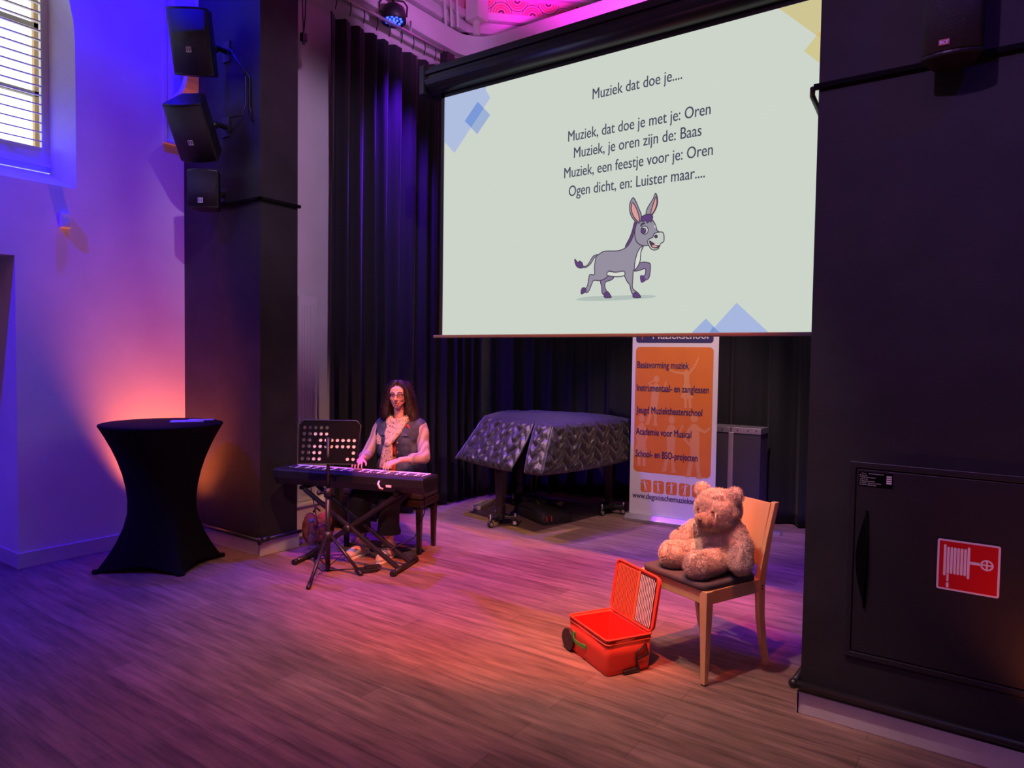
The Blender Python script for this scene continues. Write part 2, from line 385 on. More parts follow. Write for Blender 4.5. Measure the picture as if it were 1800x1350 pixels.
def tufts(o, count, length, width, seed=1, droop=.4, mask=None, curl=.5, lay=0.0):
    """adds short tapering tufts of pile to a mesh, in the same object"""
    me = o.data; rnd = random.Random(seed); me.calc_loop_triangles(); vs = [v.co.copy() for v in me.vertices]; tr = [tuple(t.vertices) for t in me.loop_triangles]
    ar = []; acc = 0
    for a, b, c in tr: acc += (vs[b] - vs[a]).cross(vs[c] - vs[a]).length; ar.append(acc)
    import bisect
    nv = [p for p in vs]; nf = [tuple(p.vertices) for p in me.polygons]
    for _ in range(count):
        a, b, c = tr[bisect.bisect_left(ar, rnd.random() * acc)]; u, w = rnd.random(), rnd.random()
        if u + w > 1: u, w = 1 - u, 1 - w
        p = vs[a] + (vs[b] - vs[a]) * u + (vs[c] - vs[a]) * w
        n = (vs[b] - vs[a]).cross(vs[c] - vs[a]).normalized()
        if mask and not mask(p): continue
        nz = noise.noise_vector(p * 22); t = (n + nz * curl + Vector((0, 0, -droop)) + Vector((rnd.gauss(0, .2), rnd.gauss(0, .2), rnd.gauss(0, .2)))).normalized()
        if lay:
            dn_ = Vector((0, 0, -1)); dn_ = dn_ - n * dn_.dot(n)
            if dn_.length > .05: t = (dn_.normalized() * lay + n * .16 + nz * curl * .35 + Vector((rnd.gauss(0, .07), rnd.gauss(0, .07), 0))).normalized()
        L = length * rnd.uniform(.7, 1.25); q = n.cross(t)
        if q.length < 1e-3: q = n.orthogonal()
        q = q.normalized() * width; k = len(nv); m1 = p + (n * (.45 if not lay else .12) + t * .55).normalized() * L * .55; e = p + n * L * (.35 if not lay else .05) + t * L * .7
        g = n.cross(q).normalized() * width * .6; base = p - n * width
        nv += [base + q, base - q, base + g, m1 + q * .8, m1 - q * .8, m1 + g * .8, e]
        nf += [(k, k + 1, k + 4, k + 3), (k + 1, k + 2, k + 5, k + 4), (k + 2, k, k + 3, k + 5), (k + 3, k + 4, k + 6), (k + 4, k + 5, k + 6), (k + 5, k + 3, k + 6)]
    m2 = bpy.data.meshes.new(me.name); m2.from_pydata(nv, [], nf); m2.materials.append(me.materials[0])
    for p in m2.polygons: p.use_smooth = True
    o.data = m2; bpy.data.meshes.remove(me)
DONKEY=[
('SHAD',[(-2.466,2.047),(-2.413,2.061),(-2.293,2.066),(-2.161,2.063),(-1.986,2.06),(-1.898,2.055),(-1.872,2.047),(-1.911,2.038),(-2.02,2.035),(-2.161,2.032),(-2.292,2.033),(-2.412,2.038)]),
('DARK',[(-2.276,2.173),(-2.222,2.199),(-2.178,2.187),(-2.196,2.169),(-2.239,2.155),(-2.241,2.119),(-2.227,2.089),(-2.249,2.074),(-2.264,2.088),(-2.268,2.127)]),
('PURP',[(-2.245,2.081),(-2.22,2.091),(-2.195,2.059),(-2.199,2.052),(-2.244,2.055)]),
('DARK',[(-2.031,2.22),(-1.991,2.268),(-1.936,2.267),(-1.916,2.247),(-1.924,2.17),(-1.954,2.156),(-1.97,2.179),(-1.952,2.19),(-1.952,2.228),(-1.99,2.221)]),
('PURP',[(-1.988,2.183),(-1.965,2.185),(-1.947,2.153),(-1.978,2.14)]),
('GREY',[(-2.295,2.344),(-2.335,2.336),(-2.365,2.296),(-2.387,2.274),(-2.419,2.274),(-2.415,2.266),(-2.387,2.265),(-2.353,2.288),(-2.324,2.327),(-2.298,2.331)]),
('PURP',[(-2.479,2.326),(-2.456,2.302),(-2.441,2.31),(-2.419,2.293),(-2.415,2.266),(-2.436,2.262),(-2.463,2.275),(-2.477,2.303)]),
('GREY',[(-2.313,2.328),(-2.291,2.346),(-2.248,2.363),(-2.154,2.358),(-2.104,2.37),(-2.082,2.388),(-2.057,2.439),(-2.03,2.481),(-2.011,2.523),(-1.962,2.474),(-1.966,2.381),(-1.984,2.339),(-1.991,2.271),(-2.024,2.224),(-2.035,2.223),(-2.038,2.167),(-2.039,2.11),(-2.013,2.084),(-1.997,2.07),(-2.024,2.062),(-2.045,2.079),(-2.06,2.13),(-2.077,2.15),(-2.1,2.194),(-2.105,2.221),(-2.165,2.218),(-2.215,2.228),(-2.218,2.196),(-2.273,2.169),(-2.328,2.172),(-2.343,2.147),(-2.364,2.104),(-2.383,2.091),(-2.395,2.113),(-2.376,2.139),(-2.364,2.204),(-2.352,2.213),(-2.324,2.213),(-2.324,2.267)]),
('WHIT',[(-2.215,2.226),(-2.165,2.217),(-2.105,2.221),(-2.099,2.194),(-2.15,2.187),(-2.226,2.201)]),
('WHIT',[(-1.97,2.376),(-1.984,2.339),(-1.991,2.271),(-2.026,2.226),(-2.022,2.292),(-2.0,2.353)]),
('PURP',[(-2.415,2.124),(-2.395,2.124),(-2.385,2.103),(-2.421,2.084),(-2.424,2.108)]),
('PURP',[(-2.031,2.069),(-2.007,2.08),(-1.98,2.051),(-1.984,2.044),(-2.031,2.047)]),
('PURP',[(-2.032,2.537),(-2.012,2.526),(-2.029,2.487),(-2.05,2.426),(-2.08,2.384),(-2.096,2.378),(-2.087,2.401),(-2.067,2.434),(-2.048,2.482)]),
('GREY',[(-1.89,2.704),(-1.909,2.667),(-1.945,2.615),(-1.952,2.576),(-1.917,2.564),(-1.884,2.609),(-1.875,2.657)]),
('PINK',[(-1.886,2.682),(-1.905,2.636),(-1.923,2.569),(-1.897,2.592),(-1.88,2.639)]),
('GREY',[(-2.017,2.523),(-1.984,2.564),(-1.923,2.551),(-1.888,2.505),(-1.874,2.466),(-1.854,2.446),(-1.893,2.394),(-1.936,2.376),(-1.987,2.383),(-2.02,2.414),(-2.03,2.468)]),
('GREY',[(-2.05,2.693),(-2.07,2.654),(-2.064,2.591),(-2.032,2.544),(-1.997,2.526),(-1.986,2.573),(-2.006,2.622),(-2.031,2.675)]),
('PINK',[(-2.051,2.663),(-2.059,2.622),(-2.039,2.569),(-2.002,2.533),(-2.001,2.565),(-2.023,2.624)]),
('PURP',[(-1.987,2.557),(-1.964,2.573),(-1.924,2.573),(-1.906,2.556),(-1.918,2.523),(-1.929,2.532),(-1.942,2.519),(-1.953,2.536),(-1.978,2.532)]),
('PALE',[(-1.894,2.447),(-1.861,2.454),(-1.831,2.446),(-1.826,2.396),(-1.843,2.383),(-1.859,2.37),(-1.862,2.35),(-1.891,2.343),(-1.918,2.358),(-1.937,2.395),(-1.93,2.415),(-1.903,2.425)]),
('MOUT',[(-1.925,2.404),(-1.892,2.384),(-1.852,2.378),(-1.862,2.357),(-1.892,2.357),(-1.912,2.371)]),
('PINK',[(-1.909,2.377),(-1.885,2.376),(-1.865,2.362),(-1.888,2.357),(-1.905,2.363)]),
('WHIT',[(-1.889,2.384),(-1.852,2.38),(-1.859,2.372),(-1.885,2.376)]),
('WHIT',[(-1.935,2.474),(-1.941,2.458),(-1.955,2.45),(-1.971,2.455),(-1.982,2.469),(-1.983,2.487),(-1.972,2.5),(-1.956,2.501),(-1.941,2.491)]),
('PURP',[(-1.951,2.47),(-1.956,2.459),(-1.968,2.455),(-1.98,2.461),(-1.985,2.473),(-1.981,2.485),(-1.969,2.489),(-1.957,2.483)]),
('WHIT',[(-1.952,2.481),(-1.955,2.476),(-1.961,2.477),(-1.964,2.482),(-1.961,2.487),(-1.955,2.486)]),
('LINE',[(-1.988,2.508),(-1.98,2.52),(-1.961,2.522),(-1.96,2.518),(-1.976,2.514),(-1.984,2.505)]),
('LINE',[(-1.871,2.427),(-1.874,2.421),(-1.882,2.42),(-1.888,2.425),(-1.889,2.433),(-1.882,2.437),(-1.874,2.434)]),
('WHIT',[(-1.895,2.505),(-1.886,2.495),(-1.883,2.479),(-1.891,2.488)]),
]
# ================================================================ THE ROOM
XL = -6.03          # plaster wall on the left
YP = 3.40           # front of the stage arch
struct(MB().box((-6.6, -5.2, -.1), (4.2, 9.2, 0)).build('floor', 'floor'), 'dark brown wood plank floor')
struct(MB().box((-6.6, -5.2, 7.2), (4.2, 9.2, 7.3)).build('ceiling', 'plaster'))
struct(MB().box((4.0, -5.2, 0), (4.2, 9.2, 7.2)).build('wall_right', 'plasterwarm'))
struct(MB().box((-6.6, -5.2, 0), (4.2, -5.0, 7.2)).build('wall_rear', 'plasterwarm'))
# left wall with a round-headed window opening and a door recess
def arch(cy, hw, z0, zs, n=24):
    return [(cy - hw, z0), (cy + hw, z0)] + [(cy + hw * cos(pi * i / n), zs + hw * sin(pi * i / n)) for i in range(n + 1)]
TL = lambda a, b, c=0.0: Vector((XL + c, a, b))
outer = [(-5.0, 0), (1.05, 0), (1.05, 2.345), (2.095, 2.345), (2.095, 0), (3.76, 0), (3.76, 7.2), (-5.0, 7.2)]
ow = arch(1.32, 1.2, 2.915, 4.05); iw = arch(1.32, 1.115, 3.05, 4.40)
w = MB(); tri = tessellate_polygon([[Vector((*p, 0)) for p in outer], [Vector((*p, 0)) for p in ow]]); fl = outer + ow
w.add([TL(*p) for p in fl], [tuple(t) for t in tri]); n = len(ow)
w.add([TL(*p) for p in ow] + [TL(*p, -.27) for p in iw], [(i, (i + 1) % n, n + (i + 1) % n, n + i) for i in range(n)])
w.add([TL(*p) for p in outer[1:5]] + [TL(*p, -.42) for p in outer[1:5]], [(i, i + 1, 5 + i, 4 + i) for i in range(3)])
w.box((-6.6, -5, 0), (-6.45, .9, 2.6)); w.box((-6.6, 2.75, 0), (-6.45, 3.76, 7.2)).box((-6.6, .9, 0), (-6.45, 2.75, 2.6))
struct(w.build('wall_left', 'plaster'), 'white plaster wall')
# shutters and sash in the window
win = bpy.data.objects.new('window_1', None); COL.objects.link(win); win.location = (-6.3, 1.32, 3.05); struct(win, 'white louvred shutter window in the left wall')
f = MB(); f.prism(arch(1.32, 1.118, 3.055, 4.40), -.305, -.262, TL, holes=[arch(1.32, 1.062, 3.245, 4.40)])
f.box((-6.318, 1.29, 3.2), (-6.27, 1.35, 5.08)); f.build('shutter_frame', 'blind', win, bevel=.004)
f = MB().box((-6.262, .22, 3.09), (-6.245, 2.425, 3.115)); f.build('sill_bead', 'blind', win)
def louvres(mb, y0, y1):
    z = 3.29
    while z < 5.05:
        h = 1.06 if z < 4.40 else sqrt(max(1.06 ** 2 - (z - 4.40) ** 2, 0)); a = max(y0, 1.32 - h); b = min(y1, 1.32 + h)
        if b - a > .1: mb.box((-.036, a, -.0045), (.036, b, .0045), (lambda zz: (lambda x, y, c: Vector((-6.29 + x * .97 + c * .24, y, zz - x * .24 + c * .97))))(z))
        z += .071
    return mb
louvres(MB(), .24, 1.29).build('louvres', 'blind', win); louvres(MB(), 1.35, 2.40).build('louvres', 'blind', win)
MB().box((-6.252, 2.07, 3.27), (-6.240, 2.084, 4.75)).build('tilt_rod', 'blind', win)
f = MB(); f.prism(arch(1.32, 1.15, 3.0, 4.40), -.47, -.42, TL, holes=[arch(1.32, 1.075, 3.12, 4.40)]); f.build('sash_frame', 'tan', win)
for z in (3.70, 4.24): MB().box((-6.49, .2, z - .02), (-6.45, 2.46, z + .02)).build('glazing_bar', 'olive', win)
MB().box((-6.49, 1.28, 3.05), (-6.45, 1.36, 5.2)).build('glazing_bar', 'olive', win)
f = MB(); f.prism(arch(1.32, 1.1, 3.05, 4.40), -.445, -.44, TL); f.build('glass', 'glass', win)
pl = bpy.data.lights.new('window_daylight', 'AREA'); pl.shape = 'RECTANGLE'; pl.size = 2.3; pl.size_y = 2.2; pl.energy = 1
po = bpy.data.objects.new('window_daylight', pl); COL.objects.link(po); po.location = (-6.56, 1.32, 4.1); aim(po, (0, 1.32, 4.1)); pl.cycles.is_portal = True
# door in the recess
d = bpy.data.objects.new('door_1', None); COL.objects.link(d); d.location = (-6.42, 1.57, 0); struct(d, 'white door in a recess of the left wall')
MB().box((-6.44, 1.06, .01), (-6.40, 2.03, 2.33)).build('door_leaf', 'paintwhite', d, bevel=.003)
MB().box((-6.44, 2.03, 0), (-6.385, 2.095, 2.345)).build('door_frame', 'paintwhite', d, bevel=.003)
struct(MB().box((XL, 2.095, 0), (XL + .014, 3.40, .118)).box((-6.40, 2.082, 0), (XL + .014, 2.096, .118)).build('baseboard_left', 'skirt', bevel=.003))
# mouldings of the old wall above the arch pier
struct(MB().box((XL, 3.21, 3.45), (XL + .016, 3.40, 3.48)).box((XL, 3.21, 3.48), (XL + .014, 3.245, 7.1)).build('trim_1', 'plaster', bevel=.004))
f = MB(); n = 14
for r0, r1, y0, y1 in ((.185, .25, 3.30, 3.42),):
    a = [(-6.03 + r0 * cos(pi * (i / n - .5)), 4.06 + r0 * sin(pi * (i / n - .5))) for i in range(n + 1)]; b = [(-6.03 + r1 * cos(pi * (i / n - .5)), 4.06 + r1 * sin(pi * (i / n - .5))) for i in range(n + 1)]
    f.prism(a + b[::-1], y0, y1, lambda x, z, y: Vector((x, y, z)))
struct(f.build('trim_2', 'plaster'))
# ---- black arch pier on the left
struct(MB().box((XL - .3, YP, 0), (-4.915, 3.76, 3.46)).box((-5.79, YP, 3.46), (-4.915, 3.76, 7.2)).build('wall_arch_left', 'blackwall'), 'black painted arch pier on the left')
struct(MB().box((XL - .3, 3.52, 3.46), (-5.79, 3.76, 7.2)).build('wall_niche', 'plaster'))
struct(MB().box((XL, YP - .014, 0), (-4.90, YP, .118)).box((-4.915, YP - .014, 0), (-4.901, 3.774, .118)).build('baseboard_arch_left', 'skirt', bevel=.003))
def pipe(name, pts, r, label, m='blackmetal'):
    return MB().tube(pts, r, 10).build(name, m)
p = thing('base_pipe', 'black pipe running along the skirting of the left arch pier', 'pipe', (-4.9, 3.38, .13))
MB().tube([(XL + .02, 3.375, .138), (-4.885, 3.375, .138)], .016).build('pipe_run', 'blackmetal', p)
MB().tube([(-4.885, 3.375, .138), (-4.885, 3.775, .138)], .016).build('pipe_run', 'blackmetal', p)
MB().tube([(-4.885, 3.395, .138), (-4.885, 3.46, .138)], .023).ball((-4.885, 3.375, .138), .026).tube([(-4.885, 3.375, .138), (-4.885, 3.375, .105)], .017).build('elbow_fitting', 'blackmetal', p)
p = thing('conduit', 'thin black conduit bent round the left arch pier below the loudspeakers', 'conduit', (-4.9, 3.39, 2.87))
MB().box((-5.62, YP - .028, 2.862), (-4.887, YP - .002, 2.888)).build('conduit_run', 'desk', p, bevel=.004)
MB().box((-4.913, YP - .028, 2.862), (-4.887, 3.775, 2.888)).build('conduit_run', 'desk', p, bevel=.004)
# ---- black arch pier on the right
struct(MB().box((-.757, 3.425, 0), (3.9, 3.83, 7.2)).build('wall_arch_right', 'blackwall'), 'black painted arch pier on the right')
struct(MB().box((-.77, 3.411, 0), (3.9, 3.425, .101)).box((-.771, 3.411, 0), (-.757, 3.84, .101)).build('baseboard_arch_right', 'skirt', bevel=.003))
p = thing('base_pipe', 'black pipe running along the skirting of the right arch pier', 'pipe', (-.77, 3.40, .13))
MB().tube([(-.775, 3.398, .140), (3.8, 3.398, .140)], .018).build('pipe_run', 'blackmetal', p)
MB().tube([(-.782, 3.398, .140), (-.782, 3.83, .140)], .018).ball((-.782, 3.398, .14), .024).build('elbow_fitting', 'blackmetal', p)
MB().box((-.757, 3.413, .102), (3.8, 3.424, .13)).build('backing_strip', 'blackmetal', p)
p = thing('conduit', 'thin black conduit running along the right arch pier to the loudspeaker', 'conduit', (-.75, 3.41, 2.88))
MB().box((-.775, 3.398, 2.875), (1.2, 3.423, 2.90)).build('conduit_run', 'desk', p, bevel=.004)
MB().tube([(-.78, 3.41, 2.885), (-.79, 3.45, 2.865), (-.78, 3.60, 2.81)], .012).build('cable_end', 'blackmetal', p)
# ---- walls round the stage
struct(MB().box((-5.45, 3.76, 0), (-5.28, 7.8, 7.2)).build('wall_stage_left', 'plaster'), 'white side wall of the stage')
struct(MB().prism([(-5.45, 6.3), (-5.28, 6.3), (-3.85, 7.73), (-3.85, 7.9), (-5.45, 7.9)], 4.97, 7.2).build('wall_stage_corner', 'plaster'))
struct(MB().box((-5.45, 7.62, 0), (4.0, 7.8, 7.2)).build('wall_back', 'plaster'))
struct(MB().box((1.2, 3.83, 0), (1.35, 7.62, 7.2)).build('wall_stage_right', 'plaster'))
# tall white panel and ledge on the stage's left wall
struct(MB().box((-5.28, 4.02, .30), (-5.235, 4.225, 2.17)).build('trim_3', 'paintwhite', bevel=.004), 'tall white grooved panel beside the left arch pier')
f = MB()
for i in range(5): f.box((-5.235, 4.05 + i * .031, .36), (-5.229, 4.074 + i * .031, 2.09))
struct(f.build('trim_4', 'paintwhite'))
struct(MB().box((-5.28, 3.78, 0), (-5.17, 4.75, .27)).box((-5.28, 3.78, .27), (-5.15, 4.75, .295)).build('trim_5', 'paintwhite', bevel=.004), 'low white boxed ledge at the foot of the stage wall')
# rounded white soffit above the curtains
def soffit(x, y, r, off=0):
    pts = [(x - off, 3.76)]; n = 10
    for i in range(n + 1):
        t = pi / 2 * i / n; pts.append((x + r - (r + off) * cos(t), y - r + (r + off) * sin(t)))
    return pts + [(1.2, y + off)]
a = soffit(-5.10, 6.30, .32); b = soffit(-5.10, 6.30, .32, .16)
f = MB(); n = len(a)
for z0, z1 in ((4.985, 5.215),): f.prism(a + b[::-1], z0, z1)
struct(f.build('trim_6', 'plaster', bevel=.004), 'white rounded soffit band above the stage curtain')
# painted frieze and cornices on the diagonal wall
TD = frame((-5.30, 6.30, 0), (1, 1, 0), (0, 0, 1))
f = MB()
for z, h, d_ in ((5.26, .05, .05), (5.33, .05, .10), (5.39, .08, .07), (5.48, .05, .12), (5.54, .04, .09), (5.80, .04, .08), (5.85, .06, .13), (5.92, .03, .10)):
    f.prism([(0, z), (2.05, z), (2.05, z + h), (0, z + h)], 0.0, d_, TD)
    f.box((-3.95, 7.62 - d_, z), (1.2, 7.62, z + h)); f.box((-5.28, 3.8, z), (-5.28 + d_, 6.35, z + h))
struct(f.build('trim_7', 'plaster', bevel=.006), 'stepped plaster cornices lit magenta')
f = MB(); f.prism([(0, 5.58), (2.05, 5.58), (2.05, 5.80), (0, 5.80)], .0, .03, TD).box((-3.95, 7.59, 5.58), (1.2, 7.62, 5.80)).box((-5.28, 3.8, 5.58), (-5.25, 6.35, 5.80))
f.prism([(0, 5.95), (2.05, 5.95), (2.05, 7.1), (0, 7.1)], .0, .03, TD)
def ring(f, T, cx, cz, r0, r1, a0, a1, z, mi, n=18):
    a = [(cx + r0 * cos(radians(a0 + (a1 - a0) * i / n)), cz + r0 * sin(radians(a0 + (a1 - a0) * i / n))) for i in range(n + 1)]
    b = [(cx + r1 * cos(radians(a0 + (a1 - a0) * i / n)), cz + r1 * sin(radians(a0 + (a1 - a0) * i / n))) for i in range(n + 1)]
    f.prism(a + b[::-1], .028, z, T, mi)
for i in range(11):
    cx = .10 + i * .185; up = i % 2 == 0; cz = 5.61 if up else 5.77; s_ = (5, 175) if up else (185, 355)
    ring(f, TD, cx, cz, .085, .10, *s_, .034, 1); ring(f, TD, cx, cz, .055, .073, *s_, .034, 1); ring(f, TD, cx, cz, .018, .036, *s_, .034, 2)
    ring(f, TD, cx, cz, .122, .127, *s_, .034, 2)
for i in range(40): f.prism([(.02 + i * .05, 5.955), (.05 + i * .05, 5.955), (.05 + i * .05, 5.99), (.035 + i * .05, 6.01), (.02 + i * .05, 5.99)], .03, .05, TD)
struct(f.build('trim_8', ['frieze', 'friezered', 'friezedark']), 'painted frieze of red scrolls')
# white box with conduit above the soffit
struct(MB().box((-5.06, 6.10, 5.36), (-4.88, 6.28, 5.74)).box((-5.0, 6.16, 5.21), (-4.94, 6.22, 5.37)).build('trim_9', 'plasterwarm', bevel=.01))
f = MB()
for k in range(3): f.tube([(-5.16 + .05 * k, 5.7 + .05 * k, 6.4), (-5.16 + .05 * k, 5.72 + .05 * k, 5.75), (-5.11 + .045 * k, 5.80 + .05 * k, 5.55), (-5.10 + .045 * k, 5.82 + .05 * k, 5.2)], .014, 8)
struct(f.build('trim_10', 'plaster'))
# ================================================================ CURTAINS
def curtain(path, z0, z1, lam, amp, seed, scallop=.0, per=14):
    rnd = random.Random(seed); P = [Vector(p) for p in path]; L = [0]
    for a, b in zip(P[:-1], P[1:]): L.append(L[-1] + (b - a).length)
    tot = L[-1]; n = int(tot / lam * per); rows = [0, .03, .2, .4, .6, .8, .95, 1.0]; ph = 0; ring = [[] for _ in rows]; wob = [rnd.uniform(.75, 1.3) for _ in range(400)]
    for i in range(n + 1):
        s_ = tot * i / n; k = max(j for j in range(len(L)) if L[j] <= s_ + 1e-9); k = min(k, len(P) - 2); t = (s_ - L[k]) / (L[k + 1] - L[k]); p = P[k].lerp(P[k + 1], t); d_ = (P[k + 1] - P[k]).normalized(); nn = Vector((d_.y, -d_.x))
        ph += (tot / n) / lam * 2 * pi * wob[int(ph / (2 * pi)) % 400]
        for r_, q in enumerate(rows):
            A = amp * (.55 + .45 * (1 - q)) * wob[(int(ph / (2 * pi)) + 7) % 400]
            sh = sin(ph + .5 * sin(q * 3 + ph * .05)) + .35 * sin(2 * ph + q * 1.3)
            o = nn * (A * sh) + d_ * (A * .45 * cos(ph))
            z = z0 + (z1 - z0) * q - (scallop * (1 - cos(ph)) * .5 if q == 1.0 else 0)
            ring[r_].append(Vector((p.x + o.x, p.y + o.y, z)))
    return MB().loft(ring, 0, True, False, False)
def drape(path, z0, z1, lam, amp, seed, label, scallop=0):
    o = curtain(path, z0, z1, lam, amp, seed, scallop).build('stage_curtain', 'velvet', fix=False)
    so = o.modifiers.new('thick', 'SOLIDIFY'); so.thickness = .006; so.offset = 0
    return tag(o, label, 'curtain', 'black stage curtains')
drape([(-5.10, 4.22), (-5.07, 6.45)], .015, 4.72, .165, .052, 3, 'black pleated stage curtain hanging beside the white wall strip, left of the screen', .02)
drape([(-5.02, 6.52), (-4.66, 7.02), (-4.2, 7.24), (.9, 7.27)], .015, 4.72, .30, .05, 5, 'black pleated stage curtain across the back, behind piano and banner')
t = thing('curtain_rail', 'thin metal curtain rail with hooks above the left stage curtain', 'curtain rail', (-5.02, 5.0, 4.86))
MB().tube([(-5.02, 3.78, 4.865), (-5.02, 6.35, 4.865)], .017).build('rail', 'alu', t)
for i in range(14):
    y = 4.25 + i * .165; MB().tube([(-5.02, y, 4.85), (-5.02, y + .01, 4.80), (-5.03, y, 4.73)], .005, 6).build('hook', 'blackmetal', t)
for y in (3.95, 5.2, 6.2): MB().tube([(-5.02, y, 4.865), (-5.02, y, 4.99)], .012, 8).build('hanger', 'alu', t)
# ================================================================ PROJECTION SCREEN
YS = 4.20
scr = thing('projection_screen', 'wide lit projection screen with a donkey slide hanging in a black housing', 'projection screen', (-2.02, YS, 1.80))
TS = lambda a, b, c=0.0: Vector((a, YS - c, b))
M['slide'] = emit('slide_light', srgb(205, 213, 203), 1.0)
SL = {'SHAD': srgb(178, 190, 184), 'GREY': srgb(150, 143, 160), 'DARK': srgb(132, 116, 148), 'PURP': srgb(98, 66, 122), 'WHIT': srgb(214, 218, 208), 'PALE': srgb(196, 203, 194),
      'PINK': srgb(222, 156, 150), 'MOUT': srgb(105, 52, 78), 'LINE': srgb(72, 62, 82)}
x0, x1, z0, z1 = -3.683, -.355, 1.812, 3.663
MB().box((x0, YS, z0), (x1, YS + .004, z1)).build('slide', 'slide', scr)
f = MB(); f.box((x0 - .035, YS + .001, z0 - .02), (x0, YS + .006, z1 + .25)); f.box((x1, YS + .001, z0 - .02), (x1 + .035, YS + .006, z1 + .25)); f.box((x0 - .035, YS + .001, z1), (x1 + .035, YS + .006, z1 + .26))
f.build('black_border', 'screenblack', scr)
MB().box((x0 - .09, YS - .012, z0 - .024), (x1 + .09, YS + .014, z0 - .001)).build('weight_bar', 'barsilver', scr, bevel=.005)
h = MB()
prof = [(.10, 3.70), (-.02, 3.70), (-.075, 3.73), (-.095, 3.785), (-.095, 3.80), (-.07, 3.805), (-.07, 3.835), (-.09, 3.84), (-.09, 3.87), (-.07, 3.875), (-.07, 3.90), (.10, 3.90)]
h.loft([[Vector((x, YS + a, b)) for a, b in prof] for x in (x0 - .17, x1 + .17)], 0, False); h.build('housing', 'housing', scr, bevel=.003)
MB().tube([(x0 - .15, YS - .025, 3.755), (x1 + .15, YS - .025, 3.755)], .062, 18).build('roller_cover', 'housing', scr)
for x in (x0 - .16, x1 + .12): MB().box((x - .02, YS - .10, 3.69), (x + .03, YS + .12, 3.915)).build('end_cap', 'housing', scr, bevel=.006)
# printed colours of the slide, each a shape of projected light
def slide_shape(name, pts, col, z):
    m = emit('slide_' + name, col, 1.0); MB().prism(pts, z, z + .0004, TS).build('slide_shape', m, scr, fix=False)
cl = lambda pts: [(max(x0, min(x1, x)), max(z0, min(z1, y))) for x, y in pts]
slide_shape('pale_blue', cl([(-3.683, 3.663), (-3.277, 3.663), (-3.277, 3.64), (-3.233, 3.573), (-3.577, 3.22), (-3.683, 3.325)]), srgb(174, 188, 222), .0006)
slide_shape('blue_tile', [(-3.352, 3.567), (-3.231, 3.447), (-3.353, 3.325), (-3.477, 3.445)], srgb(156, 176, 214), .0012)
slide_shape('blue_overlap', [(-3.352, 3.567), (-3.294, 3.507), (-3.412, 3.387), (-3.477, 3.445)], srgb(122, 152, 216), .0018)
slide_shape('yellow', [(-1.158, 3.662), (-.954, 3.462), (-.754, 3.662)], srgb(206, 196, 146), .0006)
slide_shape('yellow_tile', [(-1.013, 3.387), (-.91, 3.499), (-.80, 3.387), (-.904, 3.278)], srgb(208, 198, 144), .0012)
slide_shape('yellow_overlap', [(-.954, 3.462), (-.91, 3.497), (-.87, 3.447), (-.908, 3.42)], srgb(214, 186, 116), .0018)
slide_shape('low_blue', [(-1.516, z0), (-1.355, 1.99), (-1.165, z0)], srgb(166, 182, 222), .0006)
slide_shape('low_tile', [(-1.63, z0), (-1.541, 1.899), (-1.452, z0)], srgb(158, 176, 218), .0012)
slide_shape('low_overlap', [(-1.516, z0), (-1.4955, 1.849), (-1.452, z0)], srgb(122, 148, 204), .0018)
M['slideink'] = emit('slide_ink', srgb(72, 72, 92), 1.0)
for body, a, b, z in (('Muziek dat doe je....', -2.363, -1.731, 3.388), ('Muziek, dat doe je met je: Oren', -2.549, -1.544, 3.137), ('Muziek, je oren zijn de: Baas', -2.501, -1.598, 3.018),
                      ('Muziek, een feestje voor je: Oren', -2.576, -1.524, 2.890), ('Ogen dicht, en: Luister maar....', -2.537, -1.57, 2.761)):
    mb = MB(); text_mb(mb, body, b - a, frame((a, YS - .001, z), (1, 0, 0), (0, 0, 1)), height=.104, depth=.001, bold=.008); o = mb.build('slide_lettering', 'slideink', scr, fix=False)
don = MB(); names = list(SL); mats = [emit('donkey_' + k.lower(), c, 1.0) for k, c in SL.items()]; li = names.index('LINE')
for i, (c, pts) in enumerate(DONKEY):
    sp = smoothpoly(pts, 4); z = .0006 + i * .00022
    if c != 'SHAD' and len(pts) > 4:
        n = len(sp); ctr = []; wl = .0032
        for k in range(n):
            a, b = Vector(sp[k - 1]), Vector(sp[(k + 1) % n]); d_ = (b - a); nn = Vector((d_.y, -d_.x)); nn = nn / max(nn.length, 1e-6) * wl; q = Vector(sp[k]); ctr.append((q + nn, q - nn))
        don.add([TS(*p, z + .0001) for pr in ctr for p in pr], [(2 * k, 2 * ((k + 1) % n), 2 * ((k + 1) % n) + 1, 2 * k + 1) for k in range(n)], li)
    tri = tessellate_polygon([[Vector((*p, 0)) for p in sp]]); don.add([TS(*p, z) for p in sp], [tuple(t) for t in tri], names.index(c))
don.build('donkey_picture', mats, scr, fix=False)
